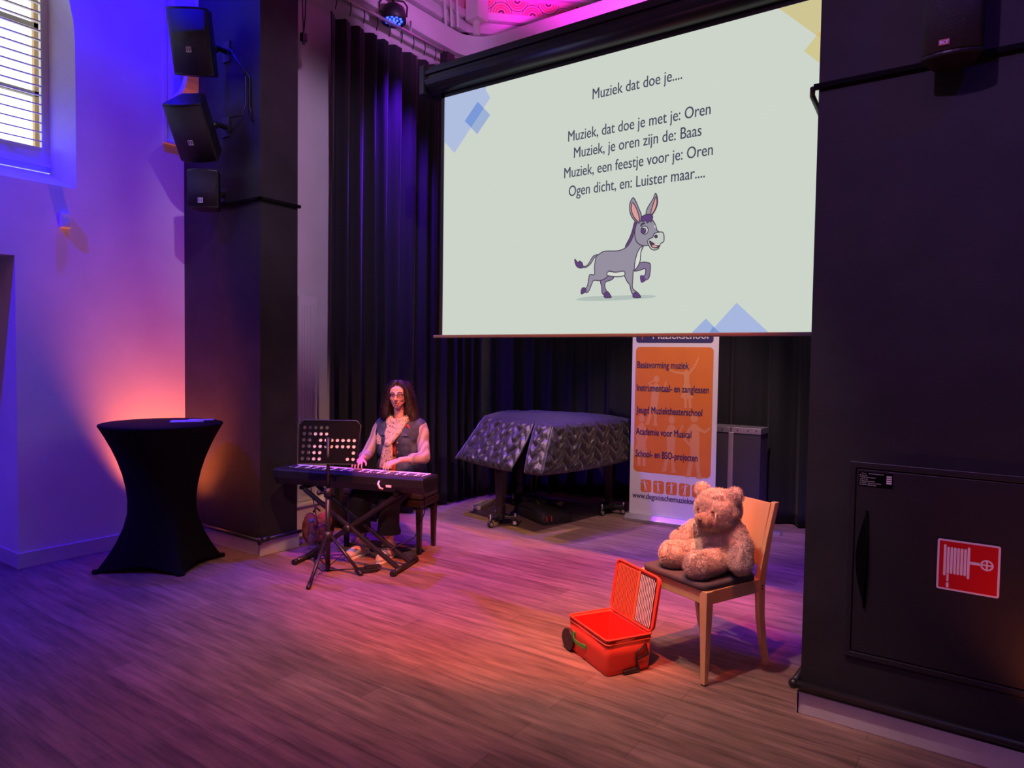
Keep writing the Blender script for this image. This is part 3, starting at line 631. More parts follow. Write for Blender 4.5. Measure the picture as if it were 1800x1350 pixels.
# ================================================================ BLUE STAGE LAMP
lp = thing('stage_lamp', 'round black LED stage lamp glowing blue in front of the curtain rail', 'stage lamp', (-5.0, 4.94, 4.95))
TLm = frame((-5.0, 4.94, 4.945), (.58, .81, 0), (.70, -.50, .5)); dn = Vector((.05, -.04, -1)).normalized()
TLm = frame((-5.0, 4.94, 4.945), Vector((.58, .81, 0)), dn.cross(Vector((.58, .81, 0)))); ax = TLm(0, 0, 1) - TLm(0, 0, 0)
sg = 1 if ax.dot(dn) > 0 else -1
TQ = lambda a, b, c=0.0: TLm(a, b, c * sg)
MB().lathe([(.0, -.085), (.07, -.085), (.105, -.06), (.118, -.02), (.122, .07), (.112, .075), (.108, .055), (0, .052)], TQ, 28).build('lamp_housing', 'parbody', lp)
for r, k in ((0, 1), (.036, 5), (.076, 10)):
    for i in range(k):
        t = 2 * pi * i / k + r * 9; c = TQ(r * cos(t), r * sin(t), .058); MB().ball(c, .0125, n=10).build('led_lens', 'led', lp)
MB().tube([TQ(.128, 0, 0), TQ(.135, 0, -.10), TQ(.10, 0, -.145), TQ(-.10, 0, -.145), TQ(-.135, 0, -.10), TQ(-.128, 0, 0)], .009, 8).build('yoke', 'blackmetal', lp)
MB().tube([TQ(0, 0, -.145), (-5.02, 4.94, 4.99)], .014, 8).build('clamp', 'blackmetal', lp)
# loose cable with a plug in front of the white strip
t = thing('hanging_cable', 'thin black cable with a plug dangling beside the left arch pier', 'cable', (-4.97, 3.86, 4.4))
MB().tube([(-4.98, 3.86, 5.0), (-4.975, 3.845, 4.7), (-4.97, 3.85, 4.5), (-4.97, 3.86, 4.35)], .005, 6).tube([(-4.98, 3.88, 5.0), (-4.975, 3.885, 4.7), (-4.97, 3.875, 4.5), (-4.97, 3.862, 4.37)], .005, 6).build('cable', 'blackplastic', t)
MB().box((-4.992, 3.835, 4.285), (-4.948, 3.885, 4.355)).tube([(-4.97, 3.86, 4.29), (-4.97, 3.86, 4.26)], .014, 8).build('plug', 'blackplastic', t, bevel=.008)
o = MB().box((-5.0, 5.62, 4.66), (-4.9, 5.74, 4.82)).tube([(-4.95, 5.68, 4.82), (-5.02, 5.68, 4.87)], .012, 8).build('rigging_clamp', 'blackplastic', bevel=.012)
tag(o, 'small black clamp box at the end of the curtain rail', 'clamp')
# PIR sensor on the left wall
t = thing('motion_sensor', 'small white motion sensor mounted on the left plaster wall', 'motion sensor', (XL, 2.43, 2.64))
MB().box((XL, 2.392, 2.593), (XL + .045, 2.466, 2.708)).build('sensor_case', 'white', t, bevel=.008)
MB().box((XL + .044, 2.404, 2.600), (XL + .050, 2.454, 2.638)).build('sensor_lens', 'skirt', t, bevel=.003)
o = MB().box((-6.28, 1.80, .02), (-6.12, 1.99, .085)).box((-6.26, 1.82, .085), (-6.15, 1.965, .125)).build('door_stop', 'blackplastic', bevel=.01); o.location.z = -.02
tag(o, 'black block on the floor in the door recess', 'door stop')
# ================================================================ LOUDSPEAKERS
def loudspeaker(c, yaw, tilt, w, h, dp, label, logo=True, mount=True, roll=0.0, red=False, wall_y=3.40, logo_at=(.0, -.06)):
    c = Vector(c); t = thing('loudspeaker', label, 'loudspeaker', c, 'wall loudspeakers')
    a = radians(yaw); e = radians(tilt); fw = Vector((cos(a) * cos(e), sin(a) * cos(e), -sin(e))); rt = Vector((-sin(a), cos(a), 0)); up = rt.cross(fw) * -1
    up = fw.cross(rt); up = up if up.z > 0 else -up
    T = lambda x, y, z: c + rt * x + up * y + fw * z      # x to its own left-right, y up, z forward
    def section(k):
        pts = []
        for i in range(9): u = -1 + i / 4; pts.append((u * w / 2 * k, dp / 2 - .035 * u * u))
        pts += [(w * .36 * k, -dp / 2 + .04), (w * .30 * k, -dp / 2), (-w * .30 * k, -dp / 2), (-w * .36 * k, -dp / 2 + .04)]
        return pts
    MB().loft([[T(x, y, z) for x, z in section(k)] for y, k in ((-h / 2, .97), (-h / 2 + .012, 1), (h / 2 - .012, 1), (h / 2, .97))], 0, False).build('cabinet', 'blackplastic', t, bevel=.008)
    g = MB(); n = 12; R0 = []
    for y in (-h / 2 + .018, h / 2 - .018): R0.append([T(-w / 2 * .95 + w * .95 * i / n, y, dp / 2 - .035 * (-1 + 2 * i / n) ** 2 * .9 + .006) for i in range(n + 1)])
    g.loft(R0, 0, True, False, False); o = g.build('grille', 'speaker', t, fix=False); so = o.modifiers.new('thick', 'SOLIDIFY'); so.thickness = .008
    lx, ly = logo_at; f = MB()
    TLg = lambda x, y, z=0.0: T(lx + x, ly + y, dp / 2 + .010 - .035 * (2 * lx / w) ** 2 + z)
    if not red:
        s_ = .020
        f.prism([(-s_, -s_), (s_, -s_), (s_, s_), (-s_, s_)], 0, .002, TLg)
        f.build('badge', 'white', t)
        f = MB(); sg = 1
        for pts in ([(-.015, .014), (-.004, .014), (-.004, .009), (-.010, .009), (-.010, .004), (-.005, .004), (-.005, 0), (-.010, 0), (-.010, -.006), (-.003, -.006), (-.003, -.011), (-.015, -.011)], [(.001, .014), (.005, .014), (.009, -.003), (.013, .014), (.017, .014), (.011, -.012), (.007, -.012)]):
            f.prism([(-x if False else x, y) for x, y in pts], .002, .0035, TLg)
        f.build('badge_letters', 'dark', t)
    else:
        f.prism([(-.018, -.011), (.018, -.011), (.018, .011), (-.018, .011)], 0, .002, TLg); f.build('badge', 'navyred', t)
        f = MB(); text_mb(f, 'RCF', .028, lambda x, y, z=0.0: TLg(x - .014, y - .007, .0025 + z), height=.019, bold=.03); f.build('badge_letters', 'white', t, fix=False)
    if mount:
        b = T(0, 0, -dp / 2); m = Vector((b.x + .04, wall_y - .005, b.z))
        f = MB().tube([b, b.lerp(m, .5) + Vector((0, 0, .015)), m], .020, 10); f.ball(b.lerp(m, .5), .034)
        f.box((m.x - .05, wall_y - .012, m.z - h * .17), (m.x + .05, wall_y - .001, m.z + h * .17)); f.build('wall_bracket', 'blackmetal', t)
    return T
loudspeaker((-5.32, 3.10, 4.08), -53, 18, .31, .48, .29, 'topmost of the three black loudspeakers on the left arch pier, square to the wall')
loudspeaker((-5.36, 3.12, 3.43), -58, 38, .31, .46, .27, 'middle loudspeaker on the left arch pier, tipped steeply downward with a lit top')
loudspeaker((-5.38, 3.22, 2.96), -52, 1, .25, .31, .22, 'smallest and lowest of the loudspeakers on the left arch pier', logo_at=(.0, -.10))
loudspeaker((-.235, 3.285, 3.085), -88, 1, .215, .50, .20, 'black loudspeaker high on the right arch pier with a small red badge', red=True, wall_y=3.425, logo_at=(-.024, -.205))
t = thing('speaker_cable', 'black cable looping between the loudspeakers on the left arch pier', 'cable', (-5.1, 3.38, 3.8))
MB().tube([(-5.12, 3.26, 4.05), (-5.08, 3.38, 3.9), (-5.08, 3.385, 3.65), (-5.10, 3.37, 3.56), (-5.16, 3.30, 3.53)], .007, 6).build('cable', 'blackplastic', t)
MB().tube([(-5.10, 3.28, 4.0), (-5.04, 3.39, 3.85), (-5.04, 3.392, 3.62), (-5.0, 3.392, 3.50)], .007, 6).build('cable', 'blackplastic', t)
# ================================================================ HIGH TABLE
tb = thing('cocktail_table', 'standing table in a tight black stretch cover beside the left arch pier', 'table', (-5.31, 2.81, 0))
cx, cy = -5.31, 2.81; AN = [69, 170, 249, -10]; RR = {69: .45, 170: .42, 249: .47, -10: .40}
def foot_r(th):
    best = .0; out = None; a = [radians(x) for x in (-10, 69, 170, 249, 350)]; r = [RR[-10], RR[69], RR[170], RR[249], RR[-10]]
    th = (th - a[0]) % (2 * pi) + a[0]
    for i in range(4):
        if a[i] <= th <= a[i + 1]:
            p, q = Vector((r[i] * cos(a[i]), r[i] * sin(a[i]))), Vector((r[i + 1] * cos(a[i + 1]), r[i + 1] * sin(a[i + 1]))); d = Vector((cos(th), sin(th))); e = q - p
            den = d.x * e.y - d.y * e.x; s_ = (p.x * e.y - p.y * e.x) / den; u = (th - a[i]) / (a[i + 1] - a[i]); return s_ * (1 - .10 * sin(pi * u)), u
    return .4, .5
NT = 96; rings = []
Z = [0.0, .015, .04, .08, .14, .22, .32, .42, .52, .62, .72, .82, .92, 1.0, 1.05, 1.075, 1.09]
for z in Z:
    ring_ = []
    for j in range(NT):
        th = 2 * pi * j / NT; fr, u = foot_r(th); rw = .238; rt = .435
        if z < .47: q = (1 - z / .47) ** 1.75; r = rw + (fr - rw) * q
        else: q = ((z - .47) / .62) ** 1.9; r = rw + (rt - rw) * q
        zz = z + (.045 * sin(pi * u) * (1 - z / .47) if z < .47 else 0)
        ring_.append(Vector((cx + r * cos(th), cy + r * sin(th), zz)))
    rings.append(ring_)
for r, z in ((.432, 1.098), (.42, 1.102), (.2, 1.103), (.02, 1.103)): rings.append([Vector((cx + r * cos(2 * pi * j / NT), cy + r * sin(2 * pi * j / NT), z)) for j in range(NT)])
MB().loft(rings, 0, True).build('stretch_cover', 'spandex', tb)
MB().lathe([(.0, 1.06), (.41, 1.06), (.41, 1.085), (0, 1.085)], lambda a, b, c=0.0: Vector((cx + a, cy + b, c))).build('table_top', 'blackplastic', tb)
for a in AN:
    X, Y = cx + (RR[a] - .03) * cos(radians(a)), cy + (RR[a] - .03) * sin(radians(a))
    MB().lathe([(.0, .0), (.035, .0), (.035, .022), (.0, .03)], (lambda X, Y: (lambda a_, b_, c_=0.0: Vector((X + a_, Y + b_, c_))))(X, Y), 12).build('foot_pocket', 'spandex', tb)
TB = frame((-5.28, 3.02, 1.103), (.55, .83, 0), (-.83, .55, 0))
o = MB().box((-.14, -.10, 0), (.10, .06, .004), TB).box((-.02, -.02, .004), (.17, .10, .007), TB).build('paper_sheets', 'paper'); tag(o, 'loose white sheets lying on the black standing table', 'paper')
# ================================================================ DIGITAL PIANO
KO = Vector((-4.775, 3.427, 0)); KX = Vector((.951, .309, 0)); KY = Vector((-.309, .951, 0))
K = lambda a, b, c=0.0: KO + KX * a + KY * b + Vector((0, 0, c))
kb = thing('digital_piano', 'black digital piano seen from behind on an X-shaped stand', 'digital piano', K(.65, .14, .6))
LK = 1.306
MB().loft([[K(a, b, c) for b, c in ((.035, .605), (.0, .66), (-.004, .715), (.006, .728), (.115, .728), (.118, .706), (.27, .704), (.28, .66), (.275, .61))] for a in (.0, LK)], 0, False).build('keyboard_body', 'blackplastic', kb, bevel=.004)
for a, b in ((0.0, .055), (LK - .055, LK)):
    MB().loft([[K(x, p, q) for p, q in ((.035, .60), (-.002, .66), (-.006, .718), (.006, .7305), (.118, .7305), (.275, .722), (.285, .66), (.275, .605))] for x in (a, b)], 0, False).build('end_block', 'blackplastic', kb, bevel=.005)
kw = (LK - .112) / 52; wk = None; bk = None
for i in range(52):
    a = .056 + kw * i
    if wk is None: wk = MB().box((a + .0008, .12, .704), (a + kw - .0008, .272, .7265), K).build('white_key', 'ivory', kb, bevel=.001, seg=1); o = wk
    else: o = wk.copy(); COL.objects.link(o); o.location = KX * (kw * i)
    o.parent = kb
for i in range(52):
    if i % 7 in (0, 1, 3, 4, 5) and i < 51:
        a = .056 + kw * (i + 1)
        if bk is None: bk = MB().box((a - .0055, .119, .71), (a + .0055, .205, .7305), K).build('black_key', 'ebony', kb, bevel=.0015, seg=1); i0 = i
        else: o = bk.copy(); COL.objects.link(o); o.location = KX * (kw * (i - i0)); o.parent = kb
f = MB()
for a in (.86, .90, 1.13, 1.17, 1.20): f.tube([K(a, -.006, .665), K(a, .01, .665)], .007, 10)
f.box((.40, -.003, .70), (.62, .0, .712), K); f.build('rear_sockets', 'blackmetal', kb)
MB().box((1.00, -.006, .648), (1.045, .0, .664), K).build('rear_label', 'white', kb)
MB().tube([K(.945, -.005, .69), K(.948, -.03, .675), K(.965, -.035, .645), K(.985, -.02, .635)], .008, 8).build('white_plug', 'white', kb)
MB().box((.075, .03, .728), (.55, .1, .7292), K).build('control_panel', 'blackmetal', kb)
# X stand
xs = thing('keyboard_stand', 'black X-shaped folding stand carrying the digital piano', 'keyboard stand', K(.68, .1, 0))
for b in (.02, .20): MB().beam(K(.27, b, .58), K(1.10, b, .03), .030, .030).build('outer_arm', 'blackmetal', xs, bevel=.004)
for b in (.06, .16): MB().beam(K(1.06, b, .58), K(.26, b, .03), .028, .028).build('inner_arm', 'blackmetal', xs, bevel=.004)
for a in (.255, 1.106):
    MB().tube([K(a, -.09, .022), K(a, .31, .022)], .020, 12).build('foot_bar', 'blackmetal', xs)
    for b in (-.095, .285): MB().tube([K(a, b, .022), K(a, b + .035, .022)], .0225, 12).build('rubber_foot', 'blackplastic', xs)
for a in (.255, 1.075): MB().box((a - .02, -.0, .575), (a + .02, .26, .604), K).build('support_bar', 'desk', xs, bevel=.006)
MB().tube([K(.675, .0, .305), K(.675, .225, .305)], .012, 10).lathe([(.0, 0), (.030, 0), (.030, .02), (.0, .02)], frame(K(.675, -.005, .305), KX, (0, 0, 1)), 18).build('locking_hub', 'blackmetal', xs)
# sustain pedal and cables
PD = frame(K(.86, -.06, 0), (-.45, -.89, 0), (.89, -.45, 0))
pd = thing('sustain_pedal', 'black sustain pedal on the floor before the white shoes', 'pedal', K(.86, -.06, 0))
MB().box((-.09, -.045, 0), (.07, .045, .03), PD).build('pedal_base', 'blackplastic', pd, bevel=.006); MB().box((-.12, -.03, .03), (-.0, .03, .042), PD).build('pedal_plate', 'blackmetal', pd, bevel=.004)
t = thing('power_cable', 'thin black cable hanging from the keyboard to the floor', 'cable', K(1.1, .3, 0))
MB().tube([K(1.20, .25, .60), K(1.17, .33, .40), K(1.10, .30, .20), K(.95, .16, .12), K(.80, .05, .16), K(.70, .02, .2)], .0045, 6).build('cable', 'blackplastic', t)
MB().tube([K(.86, .02, .012), K(.70, -.06, .006), K(.55, -.16, .006), K(.45, -.08, .006), K(.34, .05, .006), K(.36, .1, .2), K(.30, .06, .60)], .0045, 6).build('cable', 'blackplastic', t)
# bench
bn = thing('piano_bench', 'black piano bench with tapered legs under the woman', 'bench', K(.68, .655, 0))
MB().box((.33, .48, .455), (1.07, .83, .515), K).build('cushion', 'gigbag', bn, bevel=.018, seg=3)
MB().box((.325, .475, .395), (1.075, .835, .452), K).build('apron', 'pianoblack', bn, bevel=.006)
for a in (.36, 1.04):
    for b in (.51, .80): MB().beam(K(a, b, .40), K(a, b, 0), .048, .048, KX, 0, .034, .034).build('leg', 'pianoblack', bn, bevel=.003)
# music stand
MS = Vector((-4.166, 3.468, 0))
ms = thing('music_stand', 'black tripod music stand with a perforated desk before the keyboard', 'music stand', MS)
MB().tube([MS + Vector((0, 0, .02)), MS + Vector((0, 0, .62))], .019, 14).build('lower_pole', 'blackmetal', ms)
MB().tube([MS + Vector((0, 0, .60)), MS + Vector((0, 0, 1.02))], .013, 14).build('upper_pole', 'blackmetal', ms)
f = MB().lathe([(0, .57), (.03, .57), (.03, .64), (.0, .64)], lambda a, b, c=0.0: MS + Vector((a, b, c)), 14); f.tube([MS + Vector((0, 0, .6)), MS + Vector((-.05, -.03, .6))], .010, 8).ball(MS + Vector((-.06, -.035, .6)), .02); f.build('height_knob', 'blackplastic', ms)
MB().lathe([(0, .245), (.034, .245), (.036, .27), (.036, .31), (.0, .31)], lambda a, b, c=0.0: MS + Vector((a, b, c)), 14).build('leg_collar', 'blackplastic', ms)
for q in ((-3.956, 3.123), (-3.895, 3.555), (-4.50, 3.62)):
    e = Vector((*q, .012)); d_ = (e - MS); d_.z = 0; d_.normalize(); s_ = MS + d_ * .03 + Vector((0, 0, .275))
    l = MB().tube([s_, e], .0125, 10).build('leg', 'blackmetal', ms); MB().tube([s_.lerp(e, .90), e, e + (e - s_).normalized() * .012], [.0165, .0165, .012], 10).build('rubber_foot', 'blackplastic', l)
    MB().beam(MS + d_ * .018 + Vector((0, 0, .05)), s_.lerp(e, .45), .014, .005).build('brace', 'blackmetal', ms)
dx = Vector((.81, .58, 0)).normalized(); dn = Vector((-.58, .81, 0)); du = Vector((0, 0, 1)) * .965 + dn * -.262 * -1
TD2 = lambda a, b, c=0.0: MS + Vector((0, 0, .985)) + dx * (a - .0) + du.normalized() * b + dn * (c + .018)
W2, H2 = .235, .165
mask = ['1111100000', '1111100000', '1101111111', '1111111111', '1111000001', '1111000011']
f = MB(); cw = 2 * W2 * .9 / 10; ch = 2 * H2 * .86 / 6; holes = []
for r in range(6):
    for c in range(10):
        if mask[r][c] == '1':
            hx = -W2 * .9 + cw * (c + .5); hy = H2 * .80 - ch * (r + .5); holes.append([(hx + .0135 * cos(2 * pi * i / 12), hy + .0135 * sin(2 * pi * i / 12)) for i in range(12)])
sq = [(-W2 + .03, -H2), (W2 - .0, -H2), (W2 + .0, H2 - .03)]
outl = [(-W2 + .022, -H2), (W2 - .022, -H2), (W2, H2 - .035), (W2 - .012, H2 - .010), (W2 - .035, H2), (-W2 + .035, H2), (-W2 + .012, H2 - .010), (-W2, H2 - .035)]
f.prism(outl, 0, .003, TD2, holes=holes); f.build('perforated_desk', 'desk', ms)
shp = MB().box((-.14, -H2 + .006, .0045), (.215, .075, .006), TD2).build('sheet_music', 'paper'); tag(shp, 'white sheet music resting on the perforated music stand desk', 'sheet music')
MB().box((-W2 + .02, -H2 - .003, .0), (W2 - .02, -H2 + .004, .055), TD2).build('ledge', 'blackmetal', ms)
MB().tube([TD2(-W2 + .022, -H2, .0), TD2(-W2, H2 - .035, 0), TD2(-W2 + .035, H2, 0), TD2(W2 - .035, H2, 0), TD2(W2, H2 - .035, 0), TD2(W2 - .022, -H2, 0)], .005, 6).build('rim', 'blackmetal', ms)
MB().box((-.018, -.03, -.022), (.018, .03, .0), TD2).tube([TD2(0, -.01, -.012), TD2(-.045, -.01, -.016)], .008, 8).build('tilt_joint', 'desk', ms, bevel=.005)
# rucksack and bottle beside the pier
rk = thing('rucksack', 'rust red rucksack slumped on the floor behind the left arch pier', 'rucksack', (-4.90, 3.97, 0))
b = Blob(); b.ell((-4.91, 3.895, .13), (.075, .075, .135)).ell((-4.91, 4.02, .12), (.075, .075, .13)).ell((-4.92, 3.90, .20), (.05, .06, .075)).ell((-4.90, 4.05, .17), (.06, .06, .085)).ell((-4.88, 3.96, .06), (.085, .125, .06)); b.build('bag_body', 'bag', rk, .012, 6)
b = Blob(); b.ell((-4.85, 3.96, .10), (.045, .085, .075)); b.build('front_pocket', 'bag', rk, .012, 4)
MB().tube([(-4.90, 3.92, .27), (-4.90, 3.95, .31), (-4.90, 3.99, .27)], .009, 8).build('grab_loop', 'gigbag', rk)
MB().tube([(-4.835, 3.88, .15), (-4.80, 3.95, .17), (-4.825, 4.03, .15)], .004, 6).build('zip', 'gigbag', rk)
B0 = Vector((-4.775, 3.80, 0)); bo = thing('water_bottle', 'clear plastic water bottle with a blue cap in front of the rucksack', 'bottle', B0)
TBt = lambda a, b, c=0.0: B0 + Vector((a, b, c))
MB().lathe([(0, .002), (.028, .002), (.033, .012), (.033, .06), (.031, .07), (.033, .08), (.033, .15), (.028, .18), (.014, .21), (.013, .225), (0, .225)], TBt, 20).build('bottle_body', 'water', bo)
MB().lathe([(0, .223), (.017, .223), (.017, .25), (.0, .252)], TBt, 16).build('cap', 'cap', bo)
MB().lathe([(.0335, .085), (.0338, .085), (.0338, .14), (.0335, .14)], TBt, 20).build('label_wrap', 'water', bo)
# ================================================================ GRAND PIANO UNDER ITS COVER
gp = thing('grand_piano', 'grand piano under a black quilted cover with chevron stitching, behind the woman', 'piano', (-4.0, 6.1, 0))
top = [(-4.54, 5.88), (-3.46, 5.50), (-3.22, 6.62), (-3.55, 6.86), (-4.40, 6.80), (-4.78, 6.48)]
hem = [(-4.62, 5.50), (-3.38, 5.20), (-3.19, 6.62), (-3.5, 6.93), (-4.42, 6.86), (-4.86, 6.46)]
ZT, ZH = 1.025, .60
def quilt_side(i0, i1, t0=0.0, t1=1.0, rows=40):
    p0, p1 = Vector(top[i0]), Vector(top[i1]); q0, q1 = Vector(hem[i0]), Vector(hem[i1]); L = (p1 - p0).length * (t1 - t0); n = max(8, int(L / .012)); G = []
    nn = Vector(((q1 - q0).y, -(q1 - q0).x)).normalized()
    for r in range(rows + 1):
        v = r / rows; row = []
        for c in range(n + 1):
            u = t0 + (t1 - t0) * c / n; x = L * c / n; a = p0.lerp(p1, u); b = q0.lerp(q1, u); p = a.lerp(b, v); y = v * .42
            tri_ = abs(((x / .20) % 1) * 2 - 1) * .10; s_ = ((y + tri_) / .105) % 1; puff = .028 * (sin(pi * s_) ** .6) + .016 * noise.noise(Vector((x * 16, y * 16, i0 * 3.1)))
            seam = abs(((x / .20) % .5) - .25) * 4; puff *= .55 + .45 * min(1, (1 - abs(seam - .0)) * 2 + .3)
            ew = min(1, min(v, 1 - v) * 14) * min(1, min(c, n - c) / 5); p = p + nn * puff * ew
            row.append(Vector((p.x, p.y, ZT - .015 + (ZH - ZT + .015) * v - (.02 * sin(pi * u) if v == 1 else 0))))
        G.append(row)
    return G
for i0, i1, a, b in ((0, 1, 0, .76), (0, 1, .785, 1.0), (1, 2, 0, 1), (2, 3, 0, 1), (3, 4, 0, 1), (4, 5, 0, 1), (5, 0, 0, 1)):
    G = quilt_side(i0, i1, a, b)
    if (i0, a) == (0, 0):
        for r, row in enumerate(G): # flap hangs open at the slit
            v = r / 40
            for c, p in enumerate(row): u = c / (len(row) - 1); p.x -= .075 * v * v * u ** 3
    if (i0, a) == (0, .785):
        for r, row in enumerate(G):
            v = r / 40
            for c, p in enumerate(row): u = 1 - c / (len(row) - 1); p.x += .05 * v * v * u ** 3
    o = MB().loft(G, 0, True, False, False).build('cover_side', 'quilt', gp, fix=False); so = o.modifiers.new('thick', 'SOLIDIFY'); so.thickness = .01; so.offset = -1
    MB().tube([p + Vector((0, 0, .0)) for p in G[-1][::2]], .008, 6).build('hem_piping', 'quilt', gp)
f = MB(); cen = Vector((sum(p[0] for p in top) / 6, sum(p[1] for p in top) / 6)); n = 14; per = 16; rg = []
for k in range(n + 1):
    s_ = 1 - k / n * .97; row = []
    for i in range(6):
        for j in range(per):
            p = Vector(top[i]).lerp(Vector(top[(i + 1) % 6]), j / per); q = cen.lerp(p, s_); wr = .010 * noise.noise(Vector((q.x * 9, q.y * 9, 2))) + .006 * noise.noise(Vector((q.x * 25, q.y * 25, 5)))
            row.append(Vector((q.x, q.y, ZT - .012 + (.045 * (1 - s_) ** .45 if s_ < 1 else 0) + wr * (1 if 0 < k else 0))))
    rg.append(row)
f.loft(rg, 0, True, True); f.build('cover_top', 'quilt', gp, fix=False)
MB().tube([Vector((*p, ZT - .012)) for p in [Vector(top[i % 6]).lerp(Vector(top[(i + 1) % 6]), j / 6) for i in range(6) for j in range(6)] + [Vector(top[0])]], .007, 6).build('top_piping', 'quilt', gp)
f = MB(); inn = [tuple(cen.lerp(Vector(p), .92)) for p in top]; f.prism(inn, .66, .97); f.build('piano_case', 'pianoblack', gp)
for i, (x, y) in enumerate(((-4.02, 5.47), (-3.42, 6.60), (-4.45, 6.45))):
    lg = MB().loft([[Vector((x + a * w / 2, y + b * w / 2, z)) for a, b in ((1, 1), (-1, 1), (-1, -1), (1, -1))] for z, w in ((.66, .112), (.60, .105), (.22, .068), (.20, .074), (.08, .07))], 0, False).build('leg', 'pianoblack', gp, bevel=.004)
    f = MB()
    for a in (25, 145, 265): f.beam((x, y, .085), (x + .15 * cos(radians(a)), y + .15 * sin(radians(a)), .085), .05, .03)
    f.box((x - .05, y - .05, .068), (x + .05, y + .05, .115)); f.build('dolly', 'blackmetal', lg, bevel=.004)
    f = MB(); g = MB()
    for a in (25, 145, 265):
        X, Y = x + .145 * cos(radians(a)), y + .145 * sin(radians(a)); d2 = Vector((sin(radians(a)), -cos(radians(a)), 0)) * .014
        g.tube([Vector((X, Y, .032)) - d2, Vector((X, Y, .032)) + d2], .030, 14); f.tube([(X, Y, .06), (X, Y, .115)], .013, 10).ball((X, Y, .115), .016); f.tube([Vector((X, Y, .032)) - d2 * 1.4, Vector((X, Y, .032)) + d2 * 1.4], .018, 10)
    f.build('caster_fitting', 'chrome', lg); g.build('caster_wheels', 'blackplastic', lg)
f = MB().tube([(-4.15, 6.2, .7), (-4.12, 6.16, .14)], .012, 8).tube([(-4.05, 6.2, .7), (-4.08, 6.16, .14)], .012, 8).box((-4.2, 6.1, .10), (-4.0, 6.2, .16)); f.build('pedal_lyre', 'pianoblack', gp)
# things lying under the piano
gb = thing('gig_bag', 'black padded instrument bag with red zip tabs lying under the piano', 'instrument bag', (-3.75, 5.75, 0))
TG = lambda a, b, c=0.0: Vector((-3.68 - .90 * a + .43 * b, 5.70 + .43 * a + .90 * b, c)); G = []
for a, w, h, y0 in ((-.0, .28, .08, .03), (.012, .33, .118, .0), (.20, .34, .155, .0), (.34, .34, .165, .0), (.48, .32, .15, .005), (.60, .27, .11, .02), (.63, .22, .07, .04)):
    G.append([TG(a, y0 + y, z * h) for y, z in ((.015, 0), (.0, .15), (.0, .62), (.03, .92), (.09, 1.0), (w - .09, 1.0), (w - .03, .92), (w, .62), (w, .15), (w - .015, 0))])
MB().loft(G, 0, True).build('bag_shell', 'gigbag', gb)
MB().tube([TG(.02, -.003, .095), TG(.25, -.003, .125), TG(.5, .001, .115)], .004, 6).build('zip', 'blackplastic', gb)
for b in (.05, .105): MB().box((-.004, b - .006, .035), (.012, b + .006, .085), TG).build('zip_tab', 'redtab', gb)
MB().tube([TG(.22, .10, .155), TG(.28, .10, .185), TG(.36, .10, .162)], .010, 8).build('carry_handle', 'gigbag', gb)
o = MB().box((-.16, -.05, 0), (.16, .05, .045), frame((-4.66, 6.0, 0), (-.25, .97, 0), (-.97, -.25, 0))).build('socket_block', 'cloud', bevel=.008); tag(o, 'small yellowish white power block on the floor behind the piano leg', 'power block')
# ================================================================ ROLL-UP BANNER
BN0 = Vector((-3.13, 6.50, 0)); bx = Vector((.995, .098, 0)).normalized(); bt = frame(BN0, bx, (0, 0, 1)); sgn = 1
TBn = lambda a, b, c=0.0: BN0 + bx * a + Vector((0, 0, b)) + Vector((bx.y, -bx.x, 0)) * c
bnr = thing('banner', 'white roll-up banner of a music school with an orange text panel', 'banner', BN0 + bx * .42)
MB().box((-.012, .045, -.002), (.852, 2.02, .0), TBn).build('banner_sheet', 'banner', bnr)
MB().loft([[TBn(a, b, c) for b, c in ((.0, .07), (.03, .075), (.07, .03), (.075, -.03), (.03, -.075), (.0, -.07))] for a in (-.045, .885)], 0, False).build('base_cassette', 'alu', bnr, bevel=.006)
MB().tube([TBn(-.015, 2.025, 0), TBn(.855, 2.025, 0)], .012, 10).build('top_rail', 'alu', bnr)
MB().tube([TBn(.42, .06, -.04), TBn(.42, 2.02, -.03)], .009, 8).build('support_pole', 'alu', bnr)
MB().prism(rrect(.025, 1.805, .80, 2.0, .03), .0, .0012, TBn).build('navy_header', 'bannavy', bnr)
MB().prism(rrect(.025, .50, .805, 1.765, .045), .0, .0012, TBn).build('orange_panel', 'banorange', bnr)
f = MB(); text_mb(f, 'Muziekschool', .55, lambda a, b, c=0.0: TBn(.20 + a, 1.845 + b, .002 + c), height=.115, bold=.012); f.build('header_lettering', 'banner', bnr, fix=False)
MB().prism([(.07, 1.96), (.11, 1.93), (.09, 1.83)], .0012, .002, TBn).build('header_mark', 'banorange', bnr)
for body, w_, z in (('Basisvorming muziek', .525, 1.553), ('Instrumentaal- en zanglessen', .725, 1.322), ('Jeugd Muziektheaterschool', .665, 1.098), ('Academie voor Musical', .565, .880), ('School- en BSO-projecten', .63, .655)):
    f = MB(); text_mb(f, body, w_, lambda a, b, c=0.0: TBn(.045 + a, z + b, .0045 + c), height=.098, bold=.014); f.build('banner_lettering', 'bannavy', bnr, fix=False)
f = MB(); text_mb(f, 'www.degooischemuziekschool.nl', .80, lambda a, b, c=0.0: TBn(.022 + a, .232 + b, .0025 + c), height=.080, bold=.014); f.build('web_address', 'bannavy', bnr, fix=False)
